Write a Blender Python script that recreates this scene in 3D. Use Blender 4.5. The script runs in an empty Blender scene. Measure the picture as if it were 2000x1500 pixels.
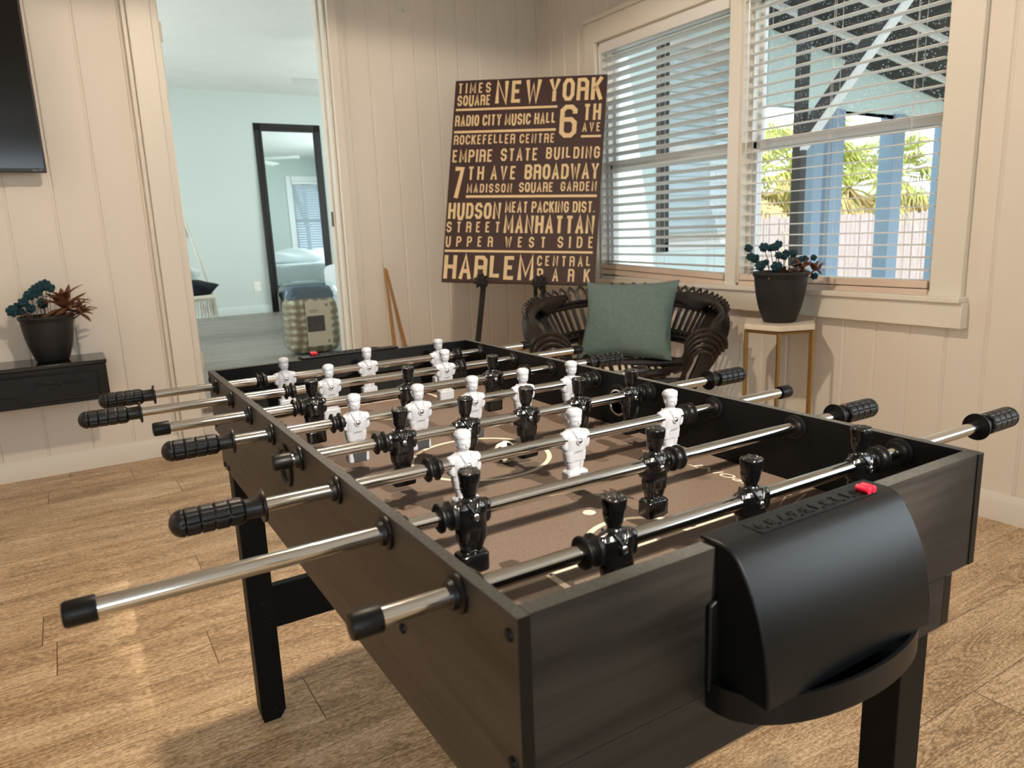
import bpy, bmesh, math, random
from mathutils import Vector, Matrix, Euler
random.seed(7)
S = bpy.context.scene
COL = S.collection
pi, cos, sin = math.pi, math.cos, math.sin
V = Vector
R = math.radians

# ------------------------------------------------------------------ camera
cd = bpy.data.cameras.new('camera'); cam = bpy.data.objects.new('camera', cd); COL.objects.link(cam)
cd.sensor_width = 36; cd.lens = 36*1422.7/2000
cd.clip_start = .02; cd.clip_end = 200
cam.matrix_world = Matrix.Translation((-.2334, -.3918, 1.0555)) @ (Matrix.Rotation(-.5438, 4, 'Z') @ Matrix.Rotation(1.3644, 4, 'X') @ Matrix.Rotation(-.0388, 4, 'Z'))
cd.dof.use_dof = True; cd.dof.focus_distance = 1.25; cd.dof.aperture_fstop = 9
S.camera = cam

# ------------------------------------------------------------------ world, sun, lamps, exposure
w = bpy.data.worlds.new('world'); S.world = w; w.use_nodes = True
bg = w.node_tree.nodes['Background']; bg.inputs[0].default_value = (.78, .90, 1, 1); bg.inputs[1].default_value = 2.8

def lamp(kind, name, loc, power, color, **kw):
    l = bpy.data.lights.new(name, kind); l.energy = power; l.color = color
    o = bpy.data.objects.new(name, l); COL.objects.link(o); o.location = loc
    aim = kw.pop('aim', None)
    for k, v in kw.items(): setattr(l, k, v)
    if aim is not None: o.rotation_euler = (V(aim)-V(loc)).to_track_quat('-Z', 'Y').to_euler()
    return o
WARM = (1, .81, .62)
lamp('SUN', 'sun', (3, -2, 11), 3.6, (1, .95, .86), angle=.01, aim=(4, 4, 5))
lamp('SPOT', 'table_beam_spot', (.38, -1.95, 2.40), 860, (1, .88, .74), spot_size=R(16.4), spot_blend=.45, shadow_soft_size=.012, aim=(.345, .58, .70))  # stands in for a sunbeam from behind, cone cut to the table top
lamp('SPOT', 'ceiling_downlight_middle', (.42, 1.22, 2.43), 130, WARM, spot_size=R(171), spot_blend=.08, shadow_soft_size=.05, aim=(.42, 1.22, 0))
lamp('SPOT', 'ceiling_downlight_corner', (-2.2, 1.7, 2.43), 26, WARM, spot_size=R(170), spot_blend=.08, shadow_soft_size=.04, aim=(-2.2, 1.7, 0))
lamp('AREA', 'cool_fill_behind', (-.9, -3.16, 1.5), 14, (.80, .92, 1), shape='RECTANGLE', size=1.7, size_y=1.2, aim=(-.6, 0, 1.3))  # added cool fill for the back wall, no window known here
lamp('AREA', 'daylight_window_right', (2.62, -1.6, 1.5), 20, (.80, .92, 1), shape='RECTANGLE', size=1.5, size_y=1.2, aim=(0, -1.2, 1.2))
lamp('AREA', 'bedroom_fill_left', (-1.42, 6.3, 1.6), 52, (.93, 1, .97), shape='RECTANGLE', size=2.3, size_y=1.6, aim=(1.5, 6.3, 1.4))  # added fill that brightens the bedroom through an invented opening
lamp('AREA', 'bedroom_fill_right', (4.68, 6.3, 1.6), 85, (.93, 1, .97), shape='RECTANGLE', size=2.3, size_y=1.6, aim=(1.5, 6.0, 1.4))  # further added bedroom fill, brightens the wall reflected in the mirror
vs = S.view_settings
vs.view_transform = 'Standard'; vs.look = 'None'; vs.exposure = .16; vs.gamma = 1; vs.use_curve_mapping = False
S.display_settings.display_device = 'sRGB'
S.cycles.use_denoising = True
S.cycles.max_bounces = 8; S.cycles.transparent_max_bounces = 16; S.cycles.sample_clamp_indirect = 6
S.cycles.caustics_reflective = False; S.cycles.caustics_refractive = False

# ------------------------------------------------------------------ materials
def lin(c): return tuple(((x/255)/12.92 if x/255 <= .04045 else ((x/255+.055)/1.055)**2.4) for x in c)
def mat(name, rgb, rough=.5, metal=0, noise=0, nscale=20, stretch=(1, 1, 1), bump=0, bscale=None, coat=0, spec=.5, trans=0):
    m = bpy.data.materials.new(name); m.use_nodes = True
    nt = m.node_tree; N = nt.nodes; L = nt.links; b = N['Principled BSDF']
    c = lin(rgb)
    b.inputs['Base Color'].default_value = (*c, 1); b.inputs['Roughness'].default_value = rough
    b.inputs['Metallic'].default_value = metal; b.inputs['Specular IOR Level'].default_value = spec
    if coat: b.inputs['Coat Weight'].default_value = coat; b.inputs['Coat Roughness'].default_value = .1
    if trans: b.inputs['Transmission Weight'].default_value = trans
    tc = N.new('ShaderNodeTexCoord'); mp = N.new('ShaderNodeMapping'); mp.inputs['Scale'].default_value = stretch
    L.new(tc.outputs['Object'], mp.inputs[0])
    nz = N.new('ShaderNodeTexNoise'); nz.inputs['Scale'].default_value = nscale; nz.inputs['Detail'].default_value = 6
    L.new(mp.outputs[0], nz.inputs[0])
    mx = N.new('ShaderNodeMix'); mx.data_type = 'RGBA'
    k = noise
    mx.inputs[6].default_value = (*[x*(1-k) for x in c], 1); mx.inputs[7].default_value = (*[min(1, x*(1+k)) for x in c], 1)
    L.new(nz.outputs['Fac'], mx.inputs[0]); L.new(mx.outputs[2], b.inputs['Base Color'])
    if bump:
        nb = N.new('ShaderNodeTexNoise'); nb.inputs['Scale'].default_value = bscale or nscale*3; nb.inputs['Detail'].default_value = 4
        L.new(mp.outputs[0], nb.inputs[0])
        bu = N.new('ShaderNodeBump'); bu.inputs['Strength'].default_value = bump; bu.inputs['Distance'].default_value = .002
        L.new(nb.outputs['Fac'], bu.inputs['Height']); L.new(bu.outputs[0], b.inputs['Normal'])
    return m
def ramp(N, stops):
    r = N.new('ShaderNodeValToRGB'); e = r.color_ramp.elements
    while len(e) < len(stops): e.new(.5)
    for i, (p, c) in enumerate(stops): e[i].position = p; e[i].color = (*lin(c), 1)
    return r
def wood_floor(name, c_dark, c_mid, c_light, yoff):
    m = bpy.data.materials.new(name); m.use_nodes = True
    nt = m.node_tree; N = nt.nodes; L = nt.links; b = N['Principled BSDF']
    def ma(op, a, b=None, c=None):
        q = N.new('ShaderNodeMath'); q.operation = op
        for i, x in enumerate((a, b, c)):
            if x is None: continue
            if isinstance(x, (int, float)): q.inputs[i].default_value = x
            else: L.new(x, q.inputs[i])
        return q.outputs[0]
    def wn(a, b):
        c = N.new('ShaderNodeCombineXYZ'); L.new(a, c.inputs[0])
        if b is not None: L.new(b, c.inputs[1])
        q = N.new('ShaderNodeTexWhiteNoise'); q.noise_dimensions = '2D'; L.new(c.outputs[0], q.inputs['Vector']); return q
    tc = N.new('ShaderNodeTexCoord'); sx = N.new('ShaderNodeSeparateXYZ'); L.new(tc.outputs['Object'], sx.inputs[0])
    v_ = ma('DIVIDE', ma('SUBTRACT', sx.outputs[1], yoff), .187); row = ma('FLOOR', v_)
    u_ = ma('ADD', ma('DIVIDE', sx.outputs[0], 1.22), wn(row, None).outputs['Value']); pid = ma('FLOOR', u_)
    rnd = wn(row, pid)
    du = ma('MULTIPLY', ma('SUBTRACT', .5, ma('ABSOLUTE', ma('SUBTRACT', ma('FRACT', u_), .5))), 1.22)
    dv = ma('MULTIPLY', ma('SUBTRACT', .5, ma('ABSOLUTE', ma('SUBTRACT', ma('FRACT', v_), .5))), .187)
    gapf = ma('MAXIMUM', ma('LESS_THAN', du, .0011), ma('MULTIPLY', ma('LESS_THAN', dv, .0010), .75))
    sh = N.new('ShaderNodeVectorMath'); sh.operation = 'MULTIPLY_ADD'; sh.inputs[1].default_value = (7.3, 3.1, 5.7)
    L.new(rnd.outputs['Color'], sh.inputs[0]); L.new(tc.outputs['Object'], sh.inputs[2])
    m2 = N.new('ShaderNodeMapping'); m2.inputs['Scale'].default_value = (1.1, 9, 1); L.new(sh.outputs[0], m2.inputs[0])
    n1 = N.new('ShaderNodeTexNoise'); n1.inputs['Scale'].default_value = 1.6; n1.inputs['Detail'].default_value = 1.5; n1.inputs['Distortion'].default_value = .6
    L.new(m2.outputs[0], n1.inputs[0])
    # contour bands of the noise give the cathedral figure
    mu = N.new('ShaderNodeMath'); mu.operation = 'MULTIPLY'; mu.inputs[1].default_value = 120; L.new(n1.outputs['Fac'], mu.inputs[0])
    si = N.new('ShaderNodeMath'); si.operation = 'SINE'; L.new(mu.outputs[0], si.inputs[0])
    mr = N.new('ShaderNodeMapRange'); mr.inputs[1].default_value = -1; mr.inputs[2].default_value = 1; L.new(si.outputs[0], mr.inputs[0])
    m3 = N.new('ShaderNodeMapping'); m3.inputs['Scale'].default_value = (42, 115, 1); L.new(sh.outputs[0], m3.inputs[0])
    n2 = N.new('ShaderNodeTexNoise'); n2.inputs['Scale'].default_value = 2.2; n2.inputs['Detail'].default_value = 5; n2.inputs['Roughness'].default_value = .7
    L.new(m3.outputs[0], n2.inputs[0])
    m4 = N.new('ShaderNodeMapping'); m4.inputs['Scale'].default_value = (1.3, 6, 1); L.new(sh.outputs[0], m4.inputs[0])
    n3 = N.new('ShaderNodeTexNoise'); n3.inputs['Scale'].default_value = 2; n3.inputs['Detail'].default_value = 2; L.new(m4.outputs[0], n3.inputs[0])
    a = N.new('ShaderNodeMath'); a.operation = 'MULTIPLY_ADD'; a.inputs[1].default_value = .15; L.new(mr.outputs[0], a.inputs[0])
    s2 = N.new('ShaderNodeMath'); s2.operation = 'MULTIPLY'; s2.inputs[1].default_value = 1.35; L.new(n2.outputs['Fac'], s2.inputs[0])
    L.new(s2.outputs[0], a.inputs[2])
    a2 = N.new('ShaderNodeMath'); a2.operation = 'MULTIPLY_ADD'; a2.inputs[1].default_value = .5; L.new(n3.outputs['Fac'], a2.inputs[0]); L.new(a.outputs[0], a2.inputs[2])
    a3 = N.new('ShaderNodeMath'); a3.operation = 'MULTIPLY_ADD'; a3.inputs[1].default_value = .10; L.new(rnd.outputs['Value'], a3.inputs[0]); L.new(a2.outputs[0], a3.inputs[2])
    rp = ramp(N, [(0, c_dark), (.5, c_mid), (1, c_light)]); mrg = N.new('ShaderNodeMapRange'); mrg.inputs[1].default_value = .80; mrg.inputs[2].default_value = 1.28; L.new(a3.outputs[0], mrg.inputs[0]); L.new(mrg.outputs[0], rp.inputs[0])
    mm = N.new('ShaderNodeMix'); mm.data_type = 'RGBA'; mm.inputs[7].default_value = (*lin((70, 52, 38)), 1)
    L.new(gapf, mm.inputs[0]); L.new(rp.outputs[0], mm.inputs[6]); L.new(mm.outputs[2], b.inputs['Base Color'])
    b.inputs['Roughness'].default_value = .42; b.inputs['Specular IOR Level'].default_value = .35
    bu = N.new('ShaderNodeBump'); bu.inputs['Strength'].default_value = .25; bu.inputs['Distance'].default_value = .0012
    L.new(a.outputs[0], bu.inputs['Height']); L.new(bu.outputs[0], b.inputs['Normal'])
    return m
def laminate(name, dark, light, axis):   # dark oak laminate, streaks along axis
    m = bpy.data.materials.new(name); m.use_nodes = True
    nt = m.node_tree; N = nt.nodes; L = nt.links; b = N['Principled BSDF']
    tc = N.new('ShaderNodeTexCoord')
    sc = [38, 38, 38]; sc[axis] = 2.2
    mp = N.new('ShaderNodeMapping'); mp.inputs['Scale'].default_value = sc; L.new(tc.outputs['Object'], mp.inputs[0])
    n1 = N.new('ShaderNodeTexNoise'); n1.inputs['Scale'].default_value = 1; n1.inputs['Detail'].default_value = 8; n1.inputs['Roughness'].default_value = .65; n1.inputs['Distortion'].default_value = .4
    L.new(mp.outputs[0], n1.inputs[0])
    rp = ramp(N, [(.3, dark), (.62, light)]); L.new(n1.outputs['Fac'], rp.inputs[0]); L.new(rp.outputs[0], b.inputs['Base Color'])
    b.inputs['Roughness'].default_value = .45; b.inputs['Specular IOR Level'].default_value = .4
    bu = N.new('ShaderNodeBump'); bu.inputs['Strength'].default_value = .15; bu.inputs['Distance'].default_value = .001
    L.new(n1.outputs['Fac'], bu.inputs['Height']); L.new(bu.outputs[0], b.inputs['Normal'])
    return m
def glass(name, tint=(1, 1, 1), specks=0):
    m = bpy.data.materials.new(name); m.use_nodes = True
    nt = m.node_tree; N = nt.nodes; L = nt.links; N.remove(N['Principled BSDF']); out = N['Material Output']
    t = N.new('ShaderNodeBsdfTransparent'); t.inputs[0].default_value = (*tint, 1)
    g = N.new('ShaderNodeBsdfGlossy'); g.inputs['Roughness'].default_value = .02
    f = N.new('ShaderNodeFresnel'); f.inputs[0].default_value = 1.45
    ge = N.new('ShaderNodeNewGeometry'); fm = N.new('ShaderNodeMath'); fm.operation = 'SUBTRACT'; fm.use_clamp = True   # reflect on the outer face only
    L.new(f.outputs[0], fm.inputs[0]); L.new(ge.outputs['Backfacing'], fm.inputs[1])
    mx = N.new('ShaderNodeMixShader'); L.new(fm.outputs[0], mx.inputs[0]); L.new(t.outputs[0], mx.inputs[1]); L.new(g.outputs[0], mx.inputs[2])
    last = mx
    if specks:
        d = N.new('ShaderNodeBsdfTranslucent'); d.inputs[0].default_value = (.85, .9, .9, 1)
        tc = N.new('ShaderNodeTexCoord'); vo = N.new('ShaderNodeTexVoronoi'); vo.inputs['Scale'].default_value = 75; L.new(tc.outputs['Object'], vo.inputs[0])
        nz = N.new('ShaderNodeTexNoise'); nz.inputs['Scale'].default_value = 9; L.new(tc.outputs['Object'], nz.inputs[0])
        lt = N.new('ShaderNodeMath'); lt.operation = 'LESS_THAN'; lt.inputs[1].default_value = .2; L.new(vo.outputs['Distance'], lt.inputs[0])
        mu = N.new('ShaderNodeMath'); mu.operation = 'MULTIPLY'; L.new(lt.outputs[0], mu.inputs[0]); L.new(nz.outputs['Fac'], mu.inputs[1])
        m2 = N.new('ShaderNodeMath'); m2.operation = 'MULTIPLY'; m2.inputs[1].default_value = specks; L.new(mu.outputs[0], m2.inputs[0])
        ms = N.new('ShaderNodeMixShader'); L.new(m2.outputs[0], ms.inputs[0]); L.new(mx.outputs[0], ms.inputs[1]); L.new(d.outputs[0], ms.inputs[2]); last = ms
    L.new(last.outputs[0], out.inputs[0])
    return m
def slat_translucent():
    m = mat('backlit_blind_slat', (236, 238, 238), .6); nt = m.node_tree; N = nt.nodes; L = nt.links
    t = N.new('ShaderNodeBsdfTranslucent'); t.inputs[0].default_value = (.85, .9, .95, 1); x = N.new('ShaderNodeMixShader'); x.inputs[0].default_value = .7
    L.new(N['Principled BSDF'].outputs[0], x.inputs[1]); L.new(t.outputs[0], x.inputs[2]); L.new(x.outputs[0], N['Material Output'].inputs[0]); return m
def zebra():
    m = mat('zebra_print', (230, 220, 200), .8); nt = m.node_tree; N = nt.nodes; L = nt.links
    wv = N.new('ShaderNodeTexWave'); wv.inputs['Scale'].default_value = 9; wv.inputs['Distortion'].default_value = 5; wv.inputs['Detail'].default_value = 1
    tc = N.new('ShaderNodeTexCoord'); L.new(tc.outputs['Object'], wv.inputs[0])
    rp = ramp(N, [(.42, (20, 16, 14)), (.52, (226, 214, 192))]); L.new(wv.outputs['Fac'], rp.inputs[0])
    L.new(rp.outputs[0], N['Principled BSDF'].inputs['Base Color']); return m
def plaid():
    m = mat('comforter_plaid', (150, 130, 108), .9); nt = m.node_tree; N = nt.nodes; L = nt.links
    tc = N.new('ShaderNodeTexCoord')
    outs = []
    for d, s in (('X', 9), ('Z', 12)):
        wv = N.new('ShaderNodeTexWave'); wv.bands_direction = d; wv.inputs['Scale'].default_value = s/2; wv.inputs['Distortion'].default_value = 4; wv.inputs['Detail Scale'].default_value = 1.2; wv.inputs['Detail'].default_value = 3
        L.new(tc.outputs['Object'], wv.inputs[0]); outs.append(wv)
    a = N.new('ShaderNodeMath'); a.operation = 'ADD'; L.new(outs[0].outputs['Fac'], a.inputs[0]); L.new(outs[1].outputs['Fac'], a.inputs[1])
    h = N.new('ShaderNodeMath'); h.operation = 'MULTIPLY'; h.inputs[1].default_value = .5; L.new(a.outputs[0], h.inputs[0])
    rp = ramp(N, [(.1, (134, 112, 90)), (.5, (158, 138, 114)), (.72, (178, 162, 138)), (.9, (214, 204, 186))]); L.new(h.outputs[0], rp.inputs[0])
    L.new(rp.outputs[0], N['Principled BSDF'].inputs['Base Color']); return m

M = dict(
    wall=mat('painted_wall', (232, 224, 213), .55, noise=.03, nscale=3),
    trim=mat('painted_trim', (232, 226, 214), .4, noise=.02, nscale=4),
    bedwall=mat('bedroom_paint', (192, 202, 197), .7, noise=.02, nscale=2),
    ceil=mat('ceiling_paint', (225, 225, 222), .8, noise=.05, nscale=5, bump=.3, bscale=30),
    floor=wood_floor('plank_floor', (128, 104, 78), (188, 158, 122), (230, 206, 172), .145),
    floor2=wood_floor('bedroom_plank_floor', (92, 86, 78), (128, 122, 112), (152, 146, 136), .05),  # same planks as the main floor, cool light put into the greyer colour
    lamx=laminate('dark_oak_x_shaded', (19, 18, 17), (50, 47, 44), 0),  # same laminate as the sides, shade on the end panels put into the colour
    lamy=laminate('dark_oak_y', (35, 32, 30), (70, 64, 58), 1),
    black=mat('black_plastic', (10, 10, 11), .4, noise=.1, spec=.3),
    satin=mat('black_satin_plastic', (12, 14, 16), .36, noise=.06, nscale=60, bump=.05, bscale=900, spec=.26),
    inner=mat('black_inner_board', (7, 7, 8), .6, noise=.15, spec=.22),
    edge=mat('raw_board_edge', (66, 66, 63), .7, noise=.65, nscale=260, bump=.3, bscale=420),
    legm=mat('black_leg_paint', (9, 9, 9), .5, noise=.1, spec=.2),
    chrome=mat('chrome', (205, 203, 198), .13, 1, noise=.04, nscale=8),
    screw=mat('steel_screw', (190, 190, 190), .25, 1),
    field=mat('printed_field', (94, 80, 69), .55, noise=.55, nscale=420, spec=.35),
    line=mat('field_line', (196, 184, 166), .5),
    white=mat('white_figure_plastic', (158, 161, 168), .38, noise=.03, nscale=60),
    blackfig=mat('black_figure_plastic', (9, 9, 10), .16, noise=.1, coat=.3),
    grip=mat('black_rubber_grip', (12, 12, 13), .38, noise=.08, nscale=80),
    red=mat('red_plastic', (196, 16, 44), .3),
    ballw=mat('ball_white', (236, 228, 208), .4),
    blindt=slat_translucent(), blind=mat('white_blind_slat', (232, 232, 230), .5, noise=.02),
    rail=mat('blind_rail', (225, 205, 188), .5, noise=.08, nscale=14),
    cord=mat('blind_cord', (225, 225, 220), .7),
    vinyl=mat('white_vinyl_frame', (226, 226, 224), .35, noise=.02),
    glass=glass('window_glass', (.96, .98, .98)), dusty=glass('dusty_glass', (.96, .98, .98), .5),
    plastic=glass('clear_plastic', (.88, .95, .96), 0),
    mirror=mat('mirror_silver', (225, 236, 238), .01, 1),
    frame=mat('black_wood_frame', (20, 17, 15), .35, noise=.2),
    tv=mat('tv_screen', (5, 5, 6), .12), tvb=mat('tv_bezel', (12, 12, 13), .35), badge=mat('badge_grey', (165, 165, 165), .5),
    shelf=mat('black_cabinet_paint', (10, 10, 10), .4, noise=.15, spec=.35), shelft=mat('black_cabinet_top', (20, 21, 21), .16, noise=.1),
    pot=mat('black_pot', (22, 23, 25), .55, noise=.1, nscale=40), soil=mat('dark_soil', (32, 24, 18), .95, noise=.4, nscale=60),
    thistle=mat('blue_thistle', (16, 58, 68), .8, noise=.35, nscale=90), stem=mat('dry_stem', (60, 50, 34), .8),
    dry=mat('dried_petal', (104, 64, 40), .75, noise=.35, nscale=30),
    stone=mat('white_stone_top', (228, 218, 200), .35, noise=.03), brass=mat('brass', (176, 146, 92), .35, 1, noise=.06),
    rattan=mat('dark_rattan', (36, 27, 22), .42, noise=.4, nscale=40), teal=mat('teal_velvet', (104, 124, 121), .95, noise=.26, nscale=60, bump=.3, bscale=260),
    zebra=zebra(), board=mat('sign_board', (58, 34, 30), .6, noise=.14, nscale=14), letter=mat('sign_letter', (232, 206, 160), .6, noise=.06, nscale=12),
    iron=mat('black_iron', (30, 27, 26), .45, .3, noise=.2), cue=mat('varnished_cue', (172, 122, 62), .35, noise=.14, nscale=6, stretch=(20, 20, 1)),
    plaid=plaid(), navy=mat('blue_grey_cloth', (88, 100, 114), .9, noise=.15), card=mat('label_card', (190, 182, 164), .7, noise=.05),
    photo=mat('label_photo', (66, 60, 62), .6, noise=.6, nscale=30), ink=mat('label_ink', (120, 112, 100), .7),
    sheet=mat('white_sheet', (228, 234, 236), .85, noise=.02), rope=mat('cotton_rope', (205, 202, 190), .9, noise=.1, nscale=50),
    navyc=mat('navy_cushion', (22, 30, 38), .9), palec=mat('pale_cushion', (198, 208, 206), .9), leafc=mat('leaf_print_cushion', (120, 132, 122), .9, noise=.7, nscale=22),
    plate=mat('white_plate', (226, 222, 212), .4), hinge=mat('painted_hinge', (214, 205, 190), .35),
    ext=mat('pale_siding', (222, 240, 238), .7, noise=.03), roofd=mat('dark_roof_panel', (32, 34, 36), .7, noise=.5, nscale=30), white2=mat('white_timber', (232, 232, 230), .6),
    postb=mat('blue_grey_post', (150, 172, 192), .6, noise=.05), postd=mat('dark_timber', (62, 60, 58), .7, noise=.25, nscale=8, stretch=(8, 8, 1)),
    fence=mat('weathered_fence', (166, 152, 150), .8, noise=.4, nscale=5, stretch=(6, 6, 1)), ground=mat('sandy_ground', (172, 160, 128), .9, noise=.2, nscale=3),
    deck=mat('porch_deck', (150, 146, 138), .8, noise=.1), frond=mat('palm_frond', (168, 172, 84), .6, noise=.5, nscale=4), fdry=mat('dry_palm_frond', (214, 188, 132), .8, noise=.3, nscale=4),
    trunk=mat('palm_trunk', (112, 98, 82), .9, noise=.4, nscale=12),
)

# ------------------------------------------------------------------ mesh helpers
class MB:
    def __init__(s): s.v = []; s.f = []; s.m = []
    def add(s, vs, fs, mi=0):
        o = len(s.v); s.v += [tuple(x) for x in vs]
        for f in fs: s.f.append(tuple(o+i for i in f)); s.m.append(mi)
        return s
    def box(s, a, b, mi=0, mx=None, mats=None):
        x0, y0, z0 = a; x1, y1, z1 = b
        vs = [V((x, y, z)) for z in (z0, z1) for y in (y0, y1) for x in (x0, x1)]
        if mx is not None: vs = [mx @ v for v in vs]
        fs = [(0, 2, 3, 1), (4, 5, 7, 6), (0, 1, 5, 4), (2, 6, 7, 3), (0, 4, 6, 2), (1, 3, 7, 5)]   # -z +z -y +y -x +x
        if mats is None: return s.add(vs, fs, mi)
        o = len(s.v); s.v += [tuple(x) for x in vs]
        for f, q in zip(fs, mats): s.f.append(tuple(o+i for i in f)); s.m.append(q)
        return s
    def rings(s, rings, mi=0, cap=True, closed=True):
        n = len(rings[0]); vs = [p for r in rings for p in r]; fs = []
        for i in range(len(rings)-1):
            for j in range(n if closed else n-1):
                k = (j+1) % n; fs.append((i*n+j, i*n+k, (i+1)*n+k, (i+1)*n+j))
        if cap: fs += [tuple(range(n))[::-1], tuple(range((len(rings)-1)*n, len(rings)*n))]
        return s.add(vs, fs, mi)
    def tube(s, pts, r, n=8, mi=0, cap=True):
        pts = [V(p) for p in pts]; rs = r if isinstance(r, (list, tuple)) else [r]*len(pts)
        rg = []; up = None
        for i, p in enumerate(pts):
            t = (pts[min(i+1, len(pts)-1)]-pts[max(i-1, 0)])
            if t.length < 1e-9: t = V((0, 0, 1))
            t.normalize()
            if up is None:
                a = V((0, 0, 1)) if abs(t.z) < .9 else V((1, 0, 0))
                up = (a - t*a.dot(t)).normalized()
            else:
                up = up - t*up.dot(t)
                up = up.normalized() if up.length > 1e-6 else V((1, 0, 0))
            sd = t.cross(up)
            rg.append([p + (up*cos(2*pi*j/n)+sd*sin(2*pi*j/n))*rs[i] for j in range(n)])
        return s.rings(rg, mi, cap)
    def lathe(s, prof, n=32, mi=0, o=(0, 0, 0), axis='Z', cap=True, mod=None):
        rg = []
        for (r, h) in prof:
            ring = []
            for j in range(n):
                a = 2*pi*j/n; q = r*(mod(h, a) if mod else 1)
                c, d = q*cos(a), q*sin(a)
                ring.append(V(o)+(V((c, d, h)) if axis == 'Z' else V((h, c, d)) if axis == 'X' else V((d, h, c))))
            rg.append(ring)
        return s.rings(rg, mi, cap)
    def prism(s, poly, axis, a, b, mi=0):
        def P(p, t): return {'Z': (p[0], p[1], t), 'Y': (p[0], t, p[1]), 'X': (t, p[0], p[1])}[axis]
        return s.rings([[V(P(p, a)) for p in poly], [V(P(p, b)) for p in poly]], mi)
    def ball(s, c, r, nu=12, nv=8, mi=0, sq=(1, 1, 1)):
        c = V(c); rg = []
        for i in range(nv+1):
            t = pi*i/nv; q = max(sin(t), 1e-3)
            rg.append([c+V((q*cos(2*pi*j/nu)*r*sq[0], q*sin(2*pi*j/nu)*r*sq[1], -cos(t)*r*sq[2])) for j in range(nu)])
        return s.rings(rg, mi)
    def xform(s, mx, start=0):
        s.v = s.v[:start]+[tuple(mx @ V(p)) for p in s.v[start:]]; return s
    def mesh(s, name, mats, smooth=True, ang=38):
        me = bpy.data.meshes.new(name); me.from_pydata(s.v, [], s.f)
        for m in (mats if isinstance(mats, (list, tuple)) else [mats]): me.materials.append(m)
        me.polygons.foreach_set('material_index', s.m)
        bm = bmesh.new(); bm.from_mesh(me); bmesh.ops.recalc_face_normals(bm, faces=bm.faces)
        for f in bm.faces: f.smooth = smooth
        for e in bm.edges:
            if len(e.link_faces) == 2 and e.calc_face_angle(0) > R(ang): e.smooth = False
        bm.to_mesh(me); bm.free()
        return me
    def build(s, name, mats, parent=None, smooth=True, ang=38, bevel=0, loc=None, rot=None):
        o = bpy.data.objects.new(name, s.mesh(name, mats, smooth, ang)); COL.objects.link(o)
        put(o, parent)
        if loc is not None: o.location = loc
        if rot is not None: o.rotation_euler = rot
        if bevel:
            b = o.modifiers.new('bevel', 'BEVEL'); b.width = bevel; b.segments = 2; b.limit_method = 'ANGLE'; b.angle_limit = R(40)
        return o
def put(o, parent):
    if parent is not None:
        o.parent = parent
        if parent.get('_w'): o.matrix_parent_inverse = Matrix.Translation(parent.location).inverted()
    return o
def tag(o, label, cat, group=None, kind=None):
    o['label'] = label; o['category'] = cat
    if group: o['group'] = group
    if kind: o['kind'] = kind
    return o
def thing(name, label, cat, loc, group=None, rot=0, world=True, kind=None):
    """An Empty at the thing's base.  world=True: its parts are modelled in world coordinates."""
    o = bpy.data.objects.new(name, None); COL.objects.link(o); o.location = loc; o.rotation_euler = (0, 0, rot); o.empty_display_size = .05
    if world: o['_w'] = 1
    return tag(o, label, cat, group, kind)
def struct(name, mb, mats, **kw):
    o = mb.build(name, mats, **kw); o['kind'] = 'structure'; return o
def curve(pts, n=8):   # Catmull-Rom through points
    P = [V(p) for p in pts]; P = [P[0]*2-P[1]]+P+[P[-1]*2-P[-2]]; out = []
    for i in range(1, len(P)-2):
        a, b, c, d = P[i-1:i+3]
        for k in range(n):
            t = k/n; out.append(.5*((2*b)+(c-a)*t+(2*a-5*b+4*c-d)*t*t+(3*b-a-3*c+d)*t**3))
    return out+[P[-2]]
def text_mb(mb, txt, box, mx, mi=0, bold=.0, depth=.0006, fit=True, spacing=1.0, shear=0, size=1):
    """flat lettering fitted into box (x0,y0,x1,y1) of a local plane, then moved by matrix mx"""
    cu = bpy.data.curves.new('t', 'FONT'); cu.body = txt; cu.size = 1; cu.offset = bold; cu.space_character = spacing; cu.shear = shear; cu.resolution_u = 4; cu.extrude = .5
    o = bpy.data.objects.new('t', cu); COL.objects.link(o)
    dg = bpy.context.evaluated_depsgraph_get(); me = bpy.data.meshes.new_from_object(o.evaluated_get(dg))
    xs = [v.co.x for v in me.vertices]; ys = [v.co.y for v in me.vertices]
    ax, bx, ay, by = min(xs), max(xs), min(ys), max(ys); x0, y0, x1, y1 = box
    vs = [mx @ V((x0+(v.co.x-ax)/(bx-ax)*(x1-x0), y0+(v.co.y-ay)/(by-ay)*(y1-y0), (v.co.z+.5)*depth)) for v in me.vertices]
    mb.add(vs, [tuple(p.vertices) for p in me.polygons], mi)
    bpy.data.objects.remove(o); bpy.data.curves.remove(cu); bpy.data.meshes.remove(me)

# ================================================================== ROOM SHELL
YB, XR, ZC = 3.61, 2.45, 2.44          # back wall, right wall, ceiling
BF, BC, YM = .22, 2.70, 8.55           # bedroom floor, ceiling, far wall
DL, DR, DT = .305, 1.125, 2.33         # doorway
def grooved(u0, u1, grooves, face, back, g=.015, d=.006):
    """outline (u, w) of a panelled wall: face with V grooves, flat back"""
    s = 1 if back > face else -1; pts = [(u0, face)]
    for q in sorted(grooves):
        if u0+.02 < q < u1-.02: pts += [(q-g/2, face), (q-g/6, face+s*d), (q+g/6, face+s*d), (q+g/2, face)]
    return pts+[(u1, face), (u1, back), (u0, back)]
struct('floor', MB().box((-2.7, -3.1, -.08), (XR+.12, YB+.02, 0)), M['floor'])
struct('ceiling', MB().box((-2.7, -3.1, ZC), (XR+.12, YB, ZC+.08)), M['ceil'])
gl = [-.214-.185*k for k in range(13)]+[-.034, .156]; gr = [1.232]+[1.359+.137*k for k in range(8)]
b = MB()
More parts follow.
